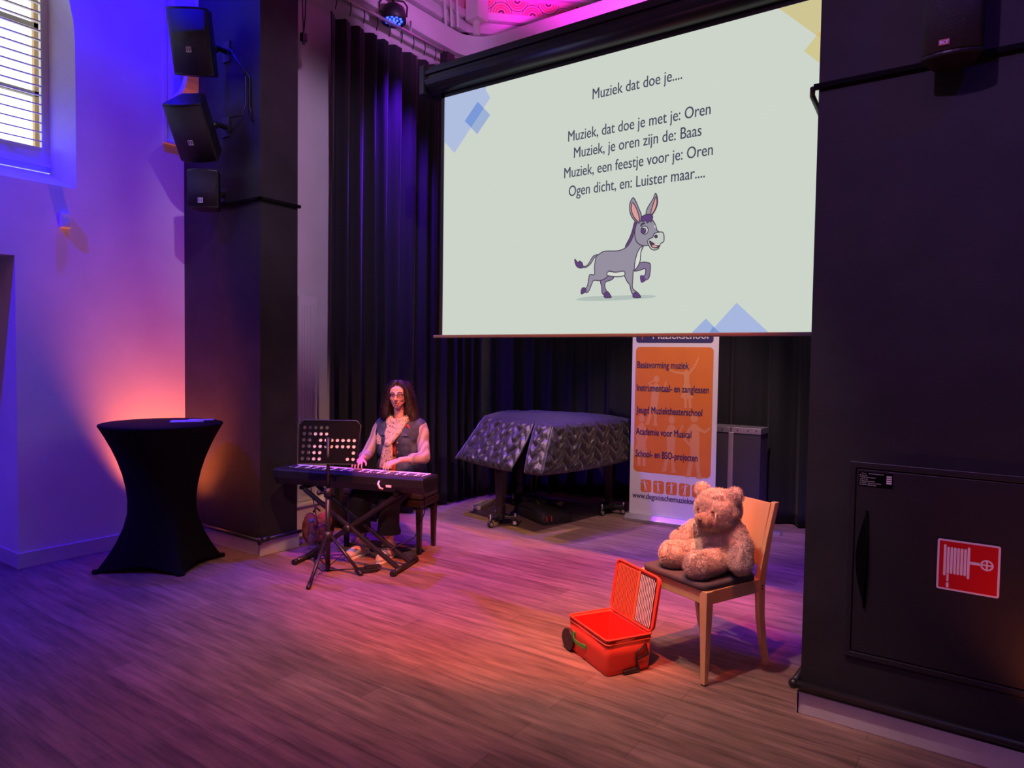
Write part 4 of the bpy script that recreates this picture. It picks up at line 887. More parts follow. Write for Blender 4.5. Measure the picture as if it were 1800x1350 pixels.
def figure(x, z, k, arms, lean=0.0, skirt=False):
    P = []
    body = [(-.055, .62), (-.06, .42), (-.05, .30), (-.10, .02), (-.12, -.02), (-.05, -.01), (.0, .27), (.03, .02), (.02, -.02), (.10, -.02), (.07, .05), (.06, .30), (.065, .45), (.06, .62), (.02, .66), (-.02, .66)]
    if skirt: body = [(-.05, .62), (-.045, .45), (-.11, .18), (-.05, .16), (-.05, .0), (-.0, .0), (.0, .16), (.03, .16), (.03, .0), (.08, .0), (.07, .16), (.11, .18), (.045, .45), (.05, .62), (.02, .66), (-.02, .66)]
    L = [[(x + (a + lean * b) * k, z + b * k) for a, b in body]]
    L.append([(x + (lean * .72 + .045 * cos(t)) * k, z + (.73 + .058 * sin(t)) * k) for t in [2 * pi * i / 12 for i in range(12)]])
    for (ax, ay, bx_, by, cx_, cy_) in arms:
        p = [Vector((ax, ay)), Vector((bx_, by)), Vector((cx_, cy_))]; q = []
        for sgn_ in (1, -1):
            d1 = (p[1] - p[0]).normalized(); d2 = (p[2] - p[1]).normalized(); o_ = [Vector((-d1.y, d1.x)) * .022, Vector((-d1.y - d2.y, d1.x + d2.x)).normalized() * .018, Vector((-d2.y, d2.x)) * .012]
            l = [(x + (a.x + sgn_ * b.x + lean * a.y) * k, z + (a.y + sgn_ * b.y) * k) for a, b in zip(p, o_)]; q += l if sgn_ == 1 else l[::-1]
        L.append(q)
    return L
sil = MB(); zz = .0014
for args in ((.21, .99, .62, [(.04, .6, .14, .58, .16, .70), (-.04, .6, -.12, .66, -.02, .72)], .08), (.56, 1.17, .56, [(-.04, .6, -.2, .62, -.3, .66), (.04, .6, .14, .72, .22, .88)], -.04, True), (.10, .56, .66, [(-.05, .6, -.07, .45, -.03, .3), (.05, .6, .08, .45, .04, .3)], 0, True), (.40, .535, .70, [(-.05, .58, -.1, .5, .06, .60), (.05, .58, .10, .52, .16, .66)], .02), (.65, .505, .78, [(-.05, .6, -.12, .45, -.05, .38), (.05, .6, .13, .56, .20, .62)], -.03)):
    for p in figure(*args):
        sil.prism(p, .0012, zz, TBn); zz += .00006
sil.build('silhouettes', 'bansil', bnr, fix=False)
for i in range(5):
    a = .105 + i * .131; e = MB().prism(rrect(a, .300, a + .112, .425, .02), .0, .0012, TBn).build('pictogram', 'banorange', bnr)
    s_ = MB(); z2 = .0014
    for p in figure(a + .056, .312, .135, [(-.05, .6, -.2, .62, -.3, .70 - .1 * i), (.05, .6, .2, .62 + .05 * i, .28, .5 + .09 * i)], .1 * (i - 2)): s_.prism(p, .0012, z2, TBn); z2 += .00006
    s_.build('pictogram_figure', 'banner', e, fix=False)
# ================================================================ FLIGHT CASE BEHIND THE CHAIR
fc = thing('flight_case', 'carpet-covered stage case with aluminium edges behind the banner', 'flight case', (-2.2, 7.0, 0))
MB().box((-2.42, 6.80, .02), (-1.93, 7.05, .985)).build('case_panel', 'felt', fc)
for x0_, x1_ in ((-2.425, -2.22), (-2.21, -1.925)): MB().box((x0_, 6.792, .935), (x1_, 7.055, .992)).build('edge_profile', 'alu', fc, bevel=.003)
MB().box((-2.235, 6.785, .02), (-2.185, 6.80, .94)).build('centre_profile', 'alu', fc, bevel=.003)
f = MB()
for x in (-2.38, -2.30, -2.15, -2.05, -1.97): f.ball((x, 6.79, .965), .007, n=8)
f.build('rivets', 'blackmetal', fc)
MB().box((-2.44, 6.78, 0), (-1.72, 6.86, .025)).build('base_rail', 'alu', fc, bevel=.003)
# ================================================================ HOSE-REEL CABINET IN THE RIGHT PIER
YC = 3.425
hc = thing('hose_cabinet', 'black fire hose cabinet door set flush in the right arch pier', 'cabinet', (-.25, YC, .35))
TC = lambda a, b, c=0.0: Vector((a, YC - c, b))
MB().prism([(-.575, .325), (.45, .325), (.45, 1.205), (-.575, 1.205)], -.01, .014, TC, holes=[[(-.55, .350), (.43, .350), (.43, 1.178), (-.55, 1.178)]]).build('frame', 'cabpaint', hc, bevel=.003)
MB().box((-.545, .355, .002), (.425, 1.172, .010), TC).build('door', 'cabpaint', hc, bevel=.002)
n = 16; lens_ = [(-.498, .995)] + [(-.498 - .042 * sin(pi * i / n), .995 - .44 * i / n) for i in range(1, n)] + [(-.498, .555)]
dr = [o for o in hc.children if o.name.startswith('door')][0]
MB().prism(lens_, .010, .013, TC).build('handle', 'deepblack', dr)
MB().tube([TC(-.500, .99, .014), TC(-.494, .775, .022), TC(-.500, .56, .014)], .006, 8).build('handle_lip', 'deepblack', dr)
lb = thing('instruction_label', 'small black instruction label with white print on the hose cabinet', 'label', (-.47, YC - .012, 1.13))
MB().box((-.538, 1.098, .010), (-.403, 1.163, .0116), TC).build('label_plate', 'deepblack', lb)
f = MB()
for i, (a, w_, s_) in enumerate(((.012, .018, 'Let op'), (.04, .058, 'Brandslanghaspel'))): text_mb(f, s_, w_, lambda x, y, c=0.0: TC(-.538 + a + x, 1.1545 + y, .012 + c), height=.0062)
for i, (s_, w_) in enumerate((('Bij gebruik:', .03), ('1. Hoofdafsluiter openen', .062), ('   waterkraan', .032), ('2. Slang geheel afrollen', .06), ('3. Afsluiter openen en richten', .085), ('Na gebruik afsluiter dicht', .066))): text_mb(f, s_, w_, lambda x, y, c=0.0: TC(-.533 + x, 1.1455 - i * .0083 + y, .012 + c), height=.0066)
for i in range(4): f.box((-.428, 1.118 + i * .0095, .0118), (-.408, 1.124 + i * .0095, .0124), TC)
f.build('label_print', 'signwhite', lb, fix=False)
sg = thing('fire_hose_sign', 'red and white fire hose reel sign on the cabinet door', 'sign', (-.12, YC - .012, .81))
SX = lambda a, b, c=0.0: TC(-.229 + a * .2175, .702 + b * .2115, .0105 + c)
MB().prism(rrect(0, 0, 1, 1, .04), 0, .002, SX).build('sign_border', 'signwhite', sg); MB().prism(rrect(.035, .035, .965, .965, .01), .002, .0026, SX).build('sign_field', 'signred', sg)
f = MB()
for i in range(8):
    a = .105 + i * .0545; f.prism(rrect(a, .33 if i not in (0, 7) else .28, a + .042, .86 if i not in (0, 7) else .90, .02), .0026, .0034, SX)
f.prism([(.163, .17), (.197, .17), (.197, .325), (.163, .325)], .0026, .0036, SX).prism(rrect(.158, .05, .202, .15, .012), .0026, .0034, SX)
f.prism([(.53, .575), (.70, .575), (.70, .63), (.53, .63)], .0026, .0034, SX)
c_ = [(.795 + .105 * cos(2 * pi * i / 24), .60 + .105 * sin(2 * pi * i / 24)) for i in range(24)]; c2 = [(.795 + .075 * cos(2 * pi * i / 24), .60 + .075 * sin(2 * pi * i / 24)) for i in range(24)]
f.prism(c_, .0026, .0034, SX, holes=[c2]); f.prism([(.78, .52), (.81, .52), (.81, .68), (.78, .68)], .0026, .0032, SX).prism([(.715, .585), (.875, .585), (.875, .615), (.715, .615)], .0026, .0031, SX)
f.build('hose_symbol', 'signwhite', sg)
# ================================================================ CHAIR
CF = Vector((-.378, -.926, 0)).normalized(); CR = Vector((-.926, .378, 0)).normalized(); CO = Vector((-1.031, 3.826, 0))
CH = lambda a, b, c=0.0: CO + CR * a + CF * b + Vector((0, 0, c))
chn = thing('wooden_chair', 'pale beech chair with a charcoal padded seat carrying the teddy bear', 'chair', CH(.22, .22))
CW, CD = .455, .475
def rear(a):
    path = [(0.0, -.02), (.12, .012), (.28, .040), (.44, .048), (.56, .030), (.72, -.010), (.885, -.058)]
    wd = [.030, .038, .046, .054, .050, .042, .034]
    rings = []
    for (z, b), w_ in zip(path, wd): rings.append([CH(a + s1 * .014, b + s2 * w_ / 2, z) for s1, s2 in ((1, 1), (-1, 1), (-1, -1), (1, -1))])
    return MB().loft(rings, 0, False)
for a in (.008, CW - .008):
    o = rear(a).build('leg', 'wood', chn, bevel=.003)
    MB().box((a - .012, -.034, -.0), (a + .012, -.006, .006), CH).build('glide', 'blackplastic', o)
for a in (.012, CW - .012):
    o = MB().loft([[CH(a + s1 * w_ / 2, CD - .022 + s2 * w_ / 2, z) for s1, s2 in ((1, 1), (-1, 1), (-1, -1), (1, -1))] for z, w_ in ((.006, .028), (.30, .042), (.40, .048), (.485, .048))], 0, False).build('leg', 'wood', chn, bevel=.003)
    MB().box((a - .012, CD - .034, 0), (a + .012, CD - .010, .008), CH).build('glide', 'blackplastic', o)
f = MB().box((.03, CD - .040, .415), (CW - .03, CD - .004, .485), CH); f.build('front_rail', 'wood', chn, bevel=.003)
for a in (.008, CW - .008): MB().box((a - .012, .05, .415), (a + .012, CD - .04, .485), CH).build('side_rail', 'wood', chn, bevel=.003)
MB().box((.02, .035, .42), (CW - .02, .06, .48), CH).build('rear_rail', 'wood', chn, bevel=.003)
f = MB()
for z in (.448, .432): f.tube([CH(-.008, .045, z), CH(.004, .045, z)], .005, 8)
f.build('screw_caps', 'dark', chn)
pts = rrect(.0, .075, CW, CD + .012, .045, 6); f = MB(); rg = []
for z, s_ in ((.485, .97), (.490, 1.0), (.508, 1.0), (.516, .985), (.519, .95), (.520, .6), (.520, .1)):
    rg.append([CH(CW / 2 + (x - CW / 2) * s_, .28 + (y - .28) * s_, z) for x, y in pts])
f.loft(rg, 0, True); f.build('seat_pad', 'seatgrey', chn)
f = MB(); rg = []; n = 14
for z in (.555, .565, .70, .87, .88):
    off = .030 + (z - .56) / .32 * -.083; row = []
    for sgn_ in (0, 1):
        for i in range(n + 1):
            u = i / n if sgn_ == 0 else 1 - i / n; cv = -.016 * (1 - (2 * u - 1) ** 2); row.append(CH(.015 + (CW - .03) * u, off + cv + (.026 if sgn_ == 0 else .014), z))
    rg.append(row)
f.loft(rg, 0, False); f.build('backrest', 'wood', chn, bevel=.002)
# ================================================================ SUITCASE
SO = Vector((-1.645, 3.178, 0)); SX_ = Vector((-.868, .496, 0)).normalized(); SY_ = Vector((.496, .868, 0)).normalized()
ST = lambda a, b, c=0.0: SO + SX_ * a + SY_ * b + Vector((0, 0, c))
LS, WS, HS = .395, .278, .192
su = thing('toy_suitcase', 'open red cloth suitcase with striped lid and black wheels beside the chair', 'suitcase', ST(LS / 2, WS / 2))
def ringr(x0_, y0_, x1_, y1_, r, z, bow=0.0): return [ST(x, y, z) for x, y in rrect(x0_, y0_, x1_, y1_, r, 5)]
MB().loft([ringr(.008, .008, LS - .008, WS - .008, .02, .004), ringr(.003, .003, LS - .003, WS - .003, .022, .03), ringr(.0, .0, LS, WS, .022, .10), ringr(-.003, -.003, LS + .003, WS + .003, .022, HS),
           ringr(.006, .006, LS - .006, WS - .006, .018, HS), ringr(.010, .010, LS - .010, WS - .010, .016, .09), ringr(.014, .014, LS - .014, WS - .014, .014, .018)], 0, True).build('body', 'redcloth', su)
f = MB().loft([ringr(.012, .012, LS - .012, WS - .012, .014, .185), ringr(.015, .015, LS - .015, WS - .015, .013, .09), ringr(.018, .018, LS - .018, WS - .018, .012, .022)], 0, True, False); f.add(ringr(.018, .018, LS - .018, WS - .018, .012, .022), [tuple(range(24))], 0); f.build('lining', 'redin', su, fix=False)
rim = rrect(-.003, -.003, LS + .003, WS + .003, .022, 5); MB().tube([ST(x, y, HS + .002) for x, y in rim] + [ST(*rim[0], HS + .002)], .006, 8).build('rim_piping', 'redcloth', su)
MB().tube([ST(x, y, HS - .022) for x, y in rim] + [ST(*rim[0], HS - .022)], .0035, 6).build('zip_band', 'orangetape', su)
lean = radians(9); LU = Vector((0, 0, 1)) * cos(lean) + SY_ * sin(lean); LN = -SY_ * cos(lean) + Vector((0, 0, 1)) * sin(lean)
TLd = lambda a, b, c=0.0: ST(0, WS + .004, HS + .004) + SX_ * a + LU * b + LN * c
lid = MB().prism(rrect(-.004, 0, LS + .004, WS + .010, .035), -.012, .006, TLd).build('lid', 'redcloth', su, bevel=.004)
lr = rrect(-.004, 0, LS + .004, WS + .01, .035); MB().tube([TLd(x, y, .006) for x, y in lr] + [TLd(*lr[0], .006)], .007, 8).build('lid_piping', 'redcloth', lid)
f = MB(); g = MB()
def wav(x, ph): return [(x + .0025 * sin(b * 40 + ph), .014 + b * (WS - .024)) for b in [i / 10 for i in range(11)]]
sp = .165
MB().prism([(.014, .012), (sp - .004, .012), (sp - .004, WS - .004), (.03, WS - .004), (.014, WS - .03)], .006, .0085, TLd).build('black_pocket', 'dark', lid)
for i in range(10):
    x = .022 + i * .0140; l = wav(x, 1.3); r_ = [(p[0] + .0068, p[1]) for p in l]; hi = WS - .006 - (max(0, .034 - x)); l = [(a, min(b, hi)) for a, b in l]; r_ = [(a, min(b, hi)) for a, b in r_]; f.prism(l + r_[::-1], .0085, .0089, TLd)
f.build('white_stripes', 'paper', lid)
MB().prism([(sp + .012, .012), (LS - .014, .012), (LS - .014, WS - .03), (LS - .03, WS - .004), (sp + .012, WS - .004)], .006, .0085, TLd).build('striped_pocket', 'orangetape', lid)
for i in range(15):
    x = sp + .020 + i * .0135; l = wav(x, .4); r_ = [(p[0] + .0055, p[1]) for p in l]; hi = WS - .006 - max(0, x - (LS - .034)); l = [(a, min(b, hi)) for a, b in l]; r_ = [(a, min(b, hi)) for a, b in r_]; g.prism(l + r_[::-1], .0085, .0089, TLd)
g.build('dark_red_stripes', mat('dark_red_stripe', (.16, .02, .02), .7), lid)
MB().prism([(sp - .004, .004), (sp + .014, .004), (sp + .014, WS + .002), (sp - .004, WS + .002)], .006, .012, TLd).build('divider_tape', 'orangetape', lid, bevel=.002)
for b in (-.014,): 
    for a in (LS - .01,):
        MB().tube([ST(a, b - .004, .062), ST(a, b + .012, .062)], .060, 26).build('wheel', 'dark', su, bevel=.002); MB().tube([ST(a, b - .006, .062), ST(a, b + .016, .062)], .012, 12).build('hub', 'blackmetal', su)
f = MB(); hp = [(.330, .112, -.004), (.318, .105, -.018), (.285, .096, -.026), (.245, .088, -.022), (.222, .082, -.004)]
f.loft([[ST(a, b + d_, c + h) for d_, h in ((0, -.010), (-.003, -.010), (-.003, .010), (0, .010))] for a, c, b in hp], 0, False); f.build('carry_strap', 'green', su)
for a, c in ((.332, .112), (.218, .081)): MB().box((a - .014, -.006, c - .012), (a + .014, -.001, c + .012), ST).build('strap_patch', 'green', su, bevel=.001)
MB().beam(ST(-.006, .10, .012), ST(-.008, .20, .022), .012, .020).build('pull_handle_base', 'dark', su, bevel=.003)
q = [(.186, .02), (.178, .075), (.172, .105), (.235, .150), (.250, .090), (.180, .072)]
MB().tube([ST(-.010, b, c) for b, c in q], .0055, 8).build('pull_handle', 'dark', su)
# ================================================================ THE WOMAN AT THE KEYBOARD
PO = Vector((-4.212, 4.283, 0)); PF = Vector((.309, -.951, 0)); PR = Vector((-.951, -.309, 0)); UP = Vector((0, 0, 1))
L3 = lambda r, f, z: PO + PR * r + PF * f + UP * z
pe = thing('person', 'woman with long dark hair, glasses, printed scarf and denim vest playing the digital piano', 'person', PO)
# head frame, turned towards the hall
hy = radians(-57); HF = Vector((cos(hy), sin(hy), -.04)).normalized(); HR = Vector((HF.y, -HF.x, 0)).normalized(); HU = HR.cross(HF); HU = HU if HU.z > 0 else -HU
HC = L3(0, .055, 1.305)
Hd = lambda r, u, f: HC + HR * r + HU * u + HF * f
def hand(b, wrist, d, up, side, curl, spread=.60):
    d = d.normalized(); s_ = d.cross(up).normalized() * side; up = s_.cross(d).normalized() * (1 if s_.cross(d).dot(up) > 0 else -1)
    T = lambda a, w, h: wrist + d * a + s_ * w + up * h
    for w in (-.028, -.010, .010, .028): b.cap(T(.012, w * .6, 0), .0125, T(.082, w, .0), .0110)
    for i, (w, ln) in enumerate(((-.033, .066), (-.011, .076), (.011, .072), (.033, .058))):
        a0 = T(.085, w, 0); dd = (d + s_ * (w * spread * 9)).normalized(); p = a0; ang = curl * .35
        for k, (fr, r0, r1) in enumerate(((.45, .0092, .0084), (.30, .0084, .0077), (.25, .0077, .0064))):
            q = p + (dd * cos(ang) - up * sin(ang)) * ln * fr; b.cap(p, r0, q, r1); p = q; ang += curl * (.9 if k == 0 else .6)
    t0 = T(.03, -.036, -.004); t1 = T(.062, -.058, -.014); t2 = T(.090, -.064, -.024); b.cap(T(.015, -.018, 0), .013, t0, .0125).cap(t0, .0115, t1, .0098).cap(t1, .0095, t2, .0075)
b = Blob()
# head, face and neck
b.ell(Hd(0, .022, -.012), (.074, .092, .086), HR, HF.cross(HR) * 1)
b = Blob()
b.ell(Hd(0, .025, -.015), (.073, .088, .090), HR, HF)
b.ell(Hd(0, -.025, .022), (.060, .062, .078), HR, HF).ell(Hd(0, -.070, .040), (.040, .040, .034), HR, HF).ell(Hd(0, -.085, .060), (.019, .016, .016), HR, HF)
b.ell(Hd(0, .045, .052), (.058, .026, .040), HR, HF)
for s_ in (1, -1): b.ell(Hd(.036 * s_, -.018, .060), (.022, .022, .022), HR, HF).ell(Hd(.070 * s_, -.005, -.01), (.010, .022, .030), HR, HF).cap(Hd(.012 * s_, .030, .082), .009, Hd(.05 * s_, .030, .066), .009)
b.cap(Hd(0, .020, .082), .008, Hd(0, -.022, .103), .0125).ell(Hd(.011, -.026, .094), .0085).ell(Hd(-.011, -.026, .094), .0085)
b.cap(Hd(-.018, -.048, .082), .0075, Hd(.018, -.048, .082), .0075).cap(Hd(-.015, -.066, .080), .008, Hd(.015, -.066, .080), .008)
b.cap(Hd(0, -.06, -.022), .044, L3(0, .01, 1.08), .054)
# trunk under the clothes
b.cap(L3(0, .0, 1.06), .085, L3(0, .01, .88), .10).cap(L3(-.13, .0, 1.05), .05, L3(.13, 0, 1.05), .05).cap(L3(-.09, 0, .60), .10, L3(.09, 0, .60), .10).cap(L3(0, 0, .88), .10, L3(0, 0, .62), .11)
EL, WL = L3(-.275, .12, .805), L3(-.150, .315, .805); ER, WR = L3(.255, .12, .80), L3(.200, .315, .790)
b.chain([(L3(-.170, -.005, 1.045), .042), (L3(-.202, .01, .995), .040), (L3(-.225, .04, .92), .038), (EL, .035)]).cap(EL, .034, WL, .025).cap(ER, .034, WR, .025); b.chain([(L3(.170, -.005, 1.045), .042), (L3(.202, .01, .995), .040), (L3(.225, .04, .92), .038), (ER, .035)])
dl = (L3(-.085, .40, .735) - WL); hand(b, WL, dl + UP * .045, UP + PF * .2, -1, .55)
dr_ = (L3(.175, .42, .735) - WR); hand(b, WR, dr_ + UP * .04, UP + PF * .2, 1, .6)
# legs
KR, KL = L3(.155, .40, .50), L3(-.095, .40, .50); AR, AL = L3(.205, .315, .10), L3(-.055, .30, .10)
for hx, kn, an, toe in ((.09, KR, AR, L3(.215, .42, .035)), (-.09, KL, AL, L3(-.06, .41, .035))):
    b.cap(L3(hx, .02, .585), .085, kn, .058).cap(kn, .055, an, .036).cap(an, .036, an + UP * -.055 + PF * -.02, .036).cap(an - UP * .04, .036, toe, .030)
body = b.build('body', 'skin', pe, .0052, 3)
# face details
for s_ in (1, -1):
    MB().ball(Hd(.031 * s_, .012, .0735), (.0115, .0085, .0048), T=(lambda s_: (lambda a, c, d_: Hd(.031 * s_, .010, .0745) + HR * a + HF * c + HU * d_))(s_), n=12).build('eye', 'white', pe)
    MB().ball(Hd(.031 * s_, .010, .0795), .0042, n=10).build('iris', 'dark', pe)
    MB().tube([Hd(.0185 * s_, .0095, .080), Hd(.031 * s_, .0158, .083), Hd(.0435 * s_, .0095, .076)], [.0012, .0022, .0012], 6).build('eyelid', 'skin', pe)
    MB().tube([Hd(.014 * s_, .034, .0925), Hd(.032 * s_, .041, .086), Hd(.050 * s_, .035, .072)], [.0022, .0027, .0018], 6).build('eyebrow', 'hair', pe)
f = MB(); f.loft([[Hd(.024 * cos(t) * k, -.0570 + .0095 * sin(t) * k, .0895 - .006 * abs(cos(t)) + .001 * (1 - k)) for t in [2 * pi * i / 16 for i in range(16)]] for k in (1, .5, .05)], 0, True, False); f.build('open_mouth', 'dark', pe, fix=False)
MB().tube([Hd(-.026, -.056, .080), Hd(-.010, -.048, .0905), Hd(0, -.050, .092), Hd(.010, -.048, .0905), Hd(.026, -.056, .080)], [.0015, .0030, .0028, .0030, .0015], 8).tube([Hd(-.024, -.058, .080), Hd(-.009, -.068, .090), Hd(.009, -.068, .090), Hd(.024, -.058, .080)], [.0015, .0034, .0034, .0015], 8).build('lips', 'lip', pe)
gl = None
f = MB()
for s_ in (1, -1):
    f.tube([Hd(.032 * s_ + .023 * cos(t), .008 + .018 * sin(t), .096 - .010 * abs(cos(t)) * .5) for t in [2 * pi * i / 18 for i in range(19)]], .0017, 6); f.tube([Hd(.055 * s_, .012, .090), Hd(.078 * s_, .012, .06), Hd(.080 * s_, .008, -.02)], .0015, 6)
f.tube([Hd(-.010, .010, .096), Hd(0, .013, .1), Hd(.010, .010, .096)], .0015, 6); gl = f.build('glasses', 'dark', pe)
for s_ in (1, -1): MB().prism([(.032 * s_ + .022 * cos(t), .008 + .017 * sin(t)) for t in [2 * pi * i / 18 for i in range(18)]], .0905, .0915, Hd).build('lens', 'lens', gl)
MB().tube([Hd(-.076, -.02, .02), Hd(-.060, -.050, .065), Hd(-.035, -.060, .088)], .0016, 6).ball(Hd(-.033, -.060, .090), .0045, n=8).build('headset_microphone', 'skin', pe)
# hair: parted, long, curling at the shoulders
b = Blob()
b.ell(Hd(0, .045, -.038), (.085, .088, .084), HR, HF)
for s_ in (1, -1):
    b.chain([(Hd(.020 * s_, .112, .012), .026), (Hd(.066 * s_, .070, .022), .023), (Hd(.085 * s_, .0, .008), .030), (Hd(.095 * s_, -.07, .0), .036), (Hd(.105 * s_, -.13, .0), .042)])
    b.chain([(Hd(.05 * s_, .08, -.06), .045), (Hd(.085 * s_, .0, -.05), .045), (Hd(.10 * s_, -.09, -.04), .050), (Hd(.112 * s_, -.155, -.025), .048)])
b.chain([(Hd(-.10, -.13, .0), .046), (Hd(-.125, -.18, .005), .042), (Hd(-.12, -.21, .02), .028)])
b.chain([(Hd(.105, -.12, -.01), .034), (Hd(.11, -.16, -.01), .028)])
b.cap(Hd(0, .05, -.07), .07, Hd(0, -.12, -.07), .065)
hair = b.build('hair', 'hair', pe, .009, 3)
def hmask(p):
    q = p + PO - HC; return not (q.dot(HF) > .045 and abs(q.dot(HR)) < .070 and q.dot(HU) < .085) and not (q.dot(HF) > .0 and abs(q.dot(HR)) < .055 and q.dot(HU) < .0)
tufts(hair, 5200, .060, .0016, 5, mask=hmask, curl=.5, lay=1.0)
# clothes
b = Blob()
b.cap(L3(-.155, -.005, 1.045), .062, L3(.155, -.005, 1.045), .062).cap(L3(-.10, .015, .98), .105, L3(.10, .015, .98), .105).cap(L3(-.085, .02, .86), .105, L3(.085, .02, .86), .105).cap(L3(-.085, .01, .70), .112, L3(.085, .01, .70), .112)
b.cap(L3(-.07, .045, .93), .085, L3(.07, .045, .93), .085)
b.build('rust_top', 'rusttop', pe, .011, 6)
b = Blob()
for s_ in (1, -1):
    b.cap(L3(.165 * s_, -.005, 1.048), .068, L3(.06 * s_, -.005, 1.07), .066)
b.cap(L3(-.10, .012, .99), .116, L3(.10, .012, .99), .116).cap(L3(-.088, .018, .86), .117, L3(.088, .018, .86), .117).cap(L3(-.088, .008, .69), .124, L3(.088, .008, .69), .124).cap(L3(-.07, .045, .93), .096, L3(.07, .045, .93), .096)
def opening(p):
    d_ = p - PO; r = d_.dot(PR); fz = d_.dot(PF); return fz > .03 and abs(r - .01) < .030 + .055 * max(0, (p.z - .95) / .12)
vest = b.build('denim_vest', 'denim', pe, .011, 5, cut=opening, solid=.006)
VR = lambda r, z: L3(r, .128 + .015 * (1 - abs(r) * 5), z)
f = MB()
for z in (1.0, .92, .84, .76): f.ball(VR(-.048, z) + PF * .014, .008, n=8)
f.ball(VR(-.115, .985) + PF * .002, .008, n=8); f.build('vest_buttons', 'brass', vest)
MB().ball(L3(-.118, .108, 1.06), .013, n=8).ball(L3(-.128, .104, 1.045), .009, n=8).build('brooch', 'redtab', vest)
for s_ in (1, -1): MB().loft([[L3(s_ * r, f_, z) for r, z, f_ in ((.075, zz, ff), (.11, zz, ff - .004), (.15, zz, ff - .022))] for zz, ff in ((1.012, .128), (.975, .142))], 0, True, False, False).build('pocket_flap', 'denim', vest, fix=False)
for sx, el, wr in ((-1, EL, WL), (1, ER, WR)):
    b = Blob(); b.chain([(L3(.175 * sx, -.005, 1.045), .066), (L3(.205 * sx, .01, 1.0), .060), (L3(.225 * sx, .04, .92), .055), (el, .053)]); b.cap(el, .052, el.lerp(wr, .45), .047).cap(el.lerp(wr, .40), .050, el.lerp(wr, .48), .049); o = b.build('sleeve', 'shirt', pe, .009, 4)
# scarf: a loose loop with two hanging ends
b = Blob()
for k in range(3):
    n = 16; pts = []
    for i in range(n + 1):
        t = 2 * pi * i / n; rr = .078 + .012 * k; pts.append((L3(rr * 1.05 * sin(t), .018 + rr * cos(t) * .95, 1.148 - .022 * k - .060 * max(0, cos(t)) * (1 + .3 * k)), .024))
    b.chain(pts)
for k in range(4):
    r0 = -.035 + .024 * k; b.chain([(L3(.092 - .008 * k, .030, 1.165 - .012 * k), .017), (L3(.078 - .012 * k, .090, 1.085), .018), (L3(.045 + r0 * .5, .138, 1.0), .019), (L3(.03 + r0 * .35, .162, .93), .021), (L3(.035 + r0 * .8, .165, .87), .017), (L3(.045 + r0 * 1.15, .162, .78), .016), (L3(.055 + r0 * 1.3, .160, .71), .015)])
for k in range(3):
    b.chain([(L3(-.095 + .010 * k, .030, 1.165 - .012 * k), .017), (L3(-.080 + .014 * k, .090, 1.085), .018), (L3(-.05 + .02 * k, .134, 1.0), .018), (L3(.005 + .014 * k, .165, .93), .020)])
b.ell(L3(.03, .175, .915), (.035, .025, .03), PR, PF)
for k in range(3): b.chain([(L3(.11 + .016 * k, .085, 1.03), .017), (L3(.125 + .016 * k, .11, .96), .017), (L3(.12 + .015 * k, .115, .90), .014)])
b.build('scarf', 'scarf', pe, .006, 1)
# trousers, socks and shoes
b = Blob(); b.cap(L3(-.10, -.03, .625), .125, L3(.10, -.03, .625), .125).cap(L3(-.09, .02, .60), .115, L3(.09, .02, .60), .115)
for hx, kn, an in ((.10, KR, AR), (-.10, KL, AL)):
    b.cap(L3(hx, .05, .595), .108, kn, .088).cap(kn, .088, an + UP * .10 + PF * .01, .085).cap(an + UP * .13 + PF * .01, .086, an + UP * .11 + PF * .01, .090)
    b.cap(an + UP * .12 + PF * .01 + PR * .03, .07, an + UP * .12 + PF * .01 - PR * .03, .07)
b.build('trousers', 'blacktrouser', pe, .012, 4, trim_z=.205, solid=.004)
for an, tr, hr in ((AR, .222, .198), (AL, -.060, -.040)):
    b = Blob(); b.cap(an + UP * .035, .040, an - UP * .03, .041); b.build('sock', 'shoe', pe, .008, 3)
    heel = L3(hr, .245, .045); toe = L3(tr, .455, .036); b = Blob(); mid = heel.lerp(toe, .55) + UP * .012
    b.cap(heel, .044, heel + UP * .055, .040).cap(heel, .044, mid, .047).cap(mid, .047, toe, .042).cap(toe, .042, toe + PF * .012, .038)
    b.cap(heel.lerp(toe, .35) + UP * .035, .036, mid + UP * .006, .038); sh = b.build('shoe', 'shoe', pe, .008, 3)
    fl = MB(); rg = []; dr2 = (toe - heel); dr2.z = 0; ln_ = dr2.length; dr2.normalize(); sd = Vector((dr2.y, -dr2.x, 0))
    out_ = [(-.042, .0), (-.03, .033), (.03, .041), (.11, .045), (.19, .045), (.235, .036), (.252, .012), (.252, -.012), (.235, -.036), (.19, -.045), (.11, -.045), (.03, -.041), (-.03, -.033)]
    for z in (.0, .020): rg.append([Vector((heel.x, heel.y, z)) + dr2 * a + sd * c for a, c in out_])
    fl.loft(rg, 0, False); fl.build('sole', 'white', sh, bevel=.004)
    la = MB()
    for k in range(5):
        t = .40 + .085 * k; c0 = heel.lerp(toe, t); zt = .106 - .009 * k
        la.tube([c0 + sd * .032 + UP * (zt - .030 - c0.z + .018), c0 + UP * (zt - c0.z + .016) + dr2 * .006, c0 - sd * .032 + UP * (zt - .030 - c0.z + .018)], .0055, 6)
    la.build('shoelace', 'lace', sh)
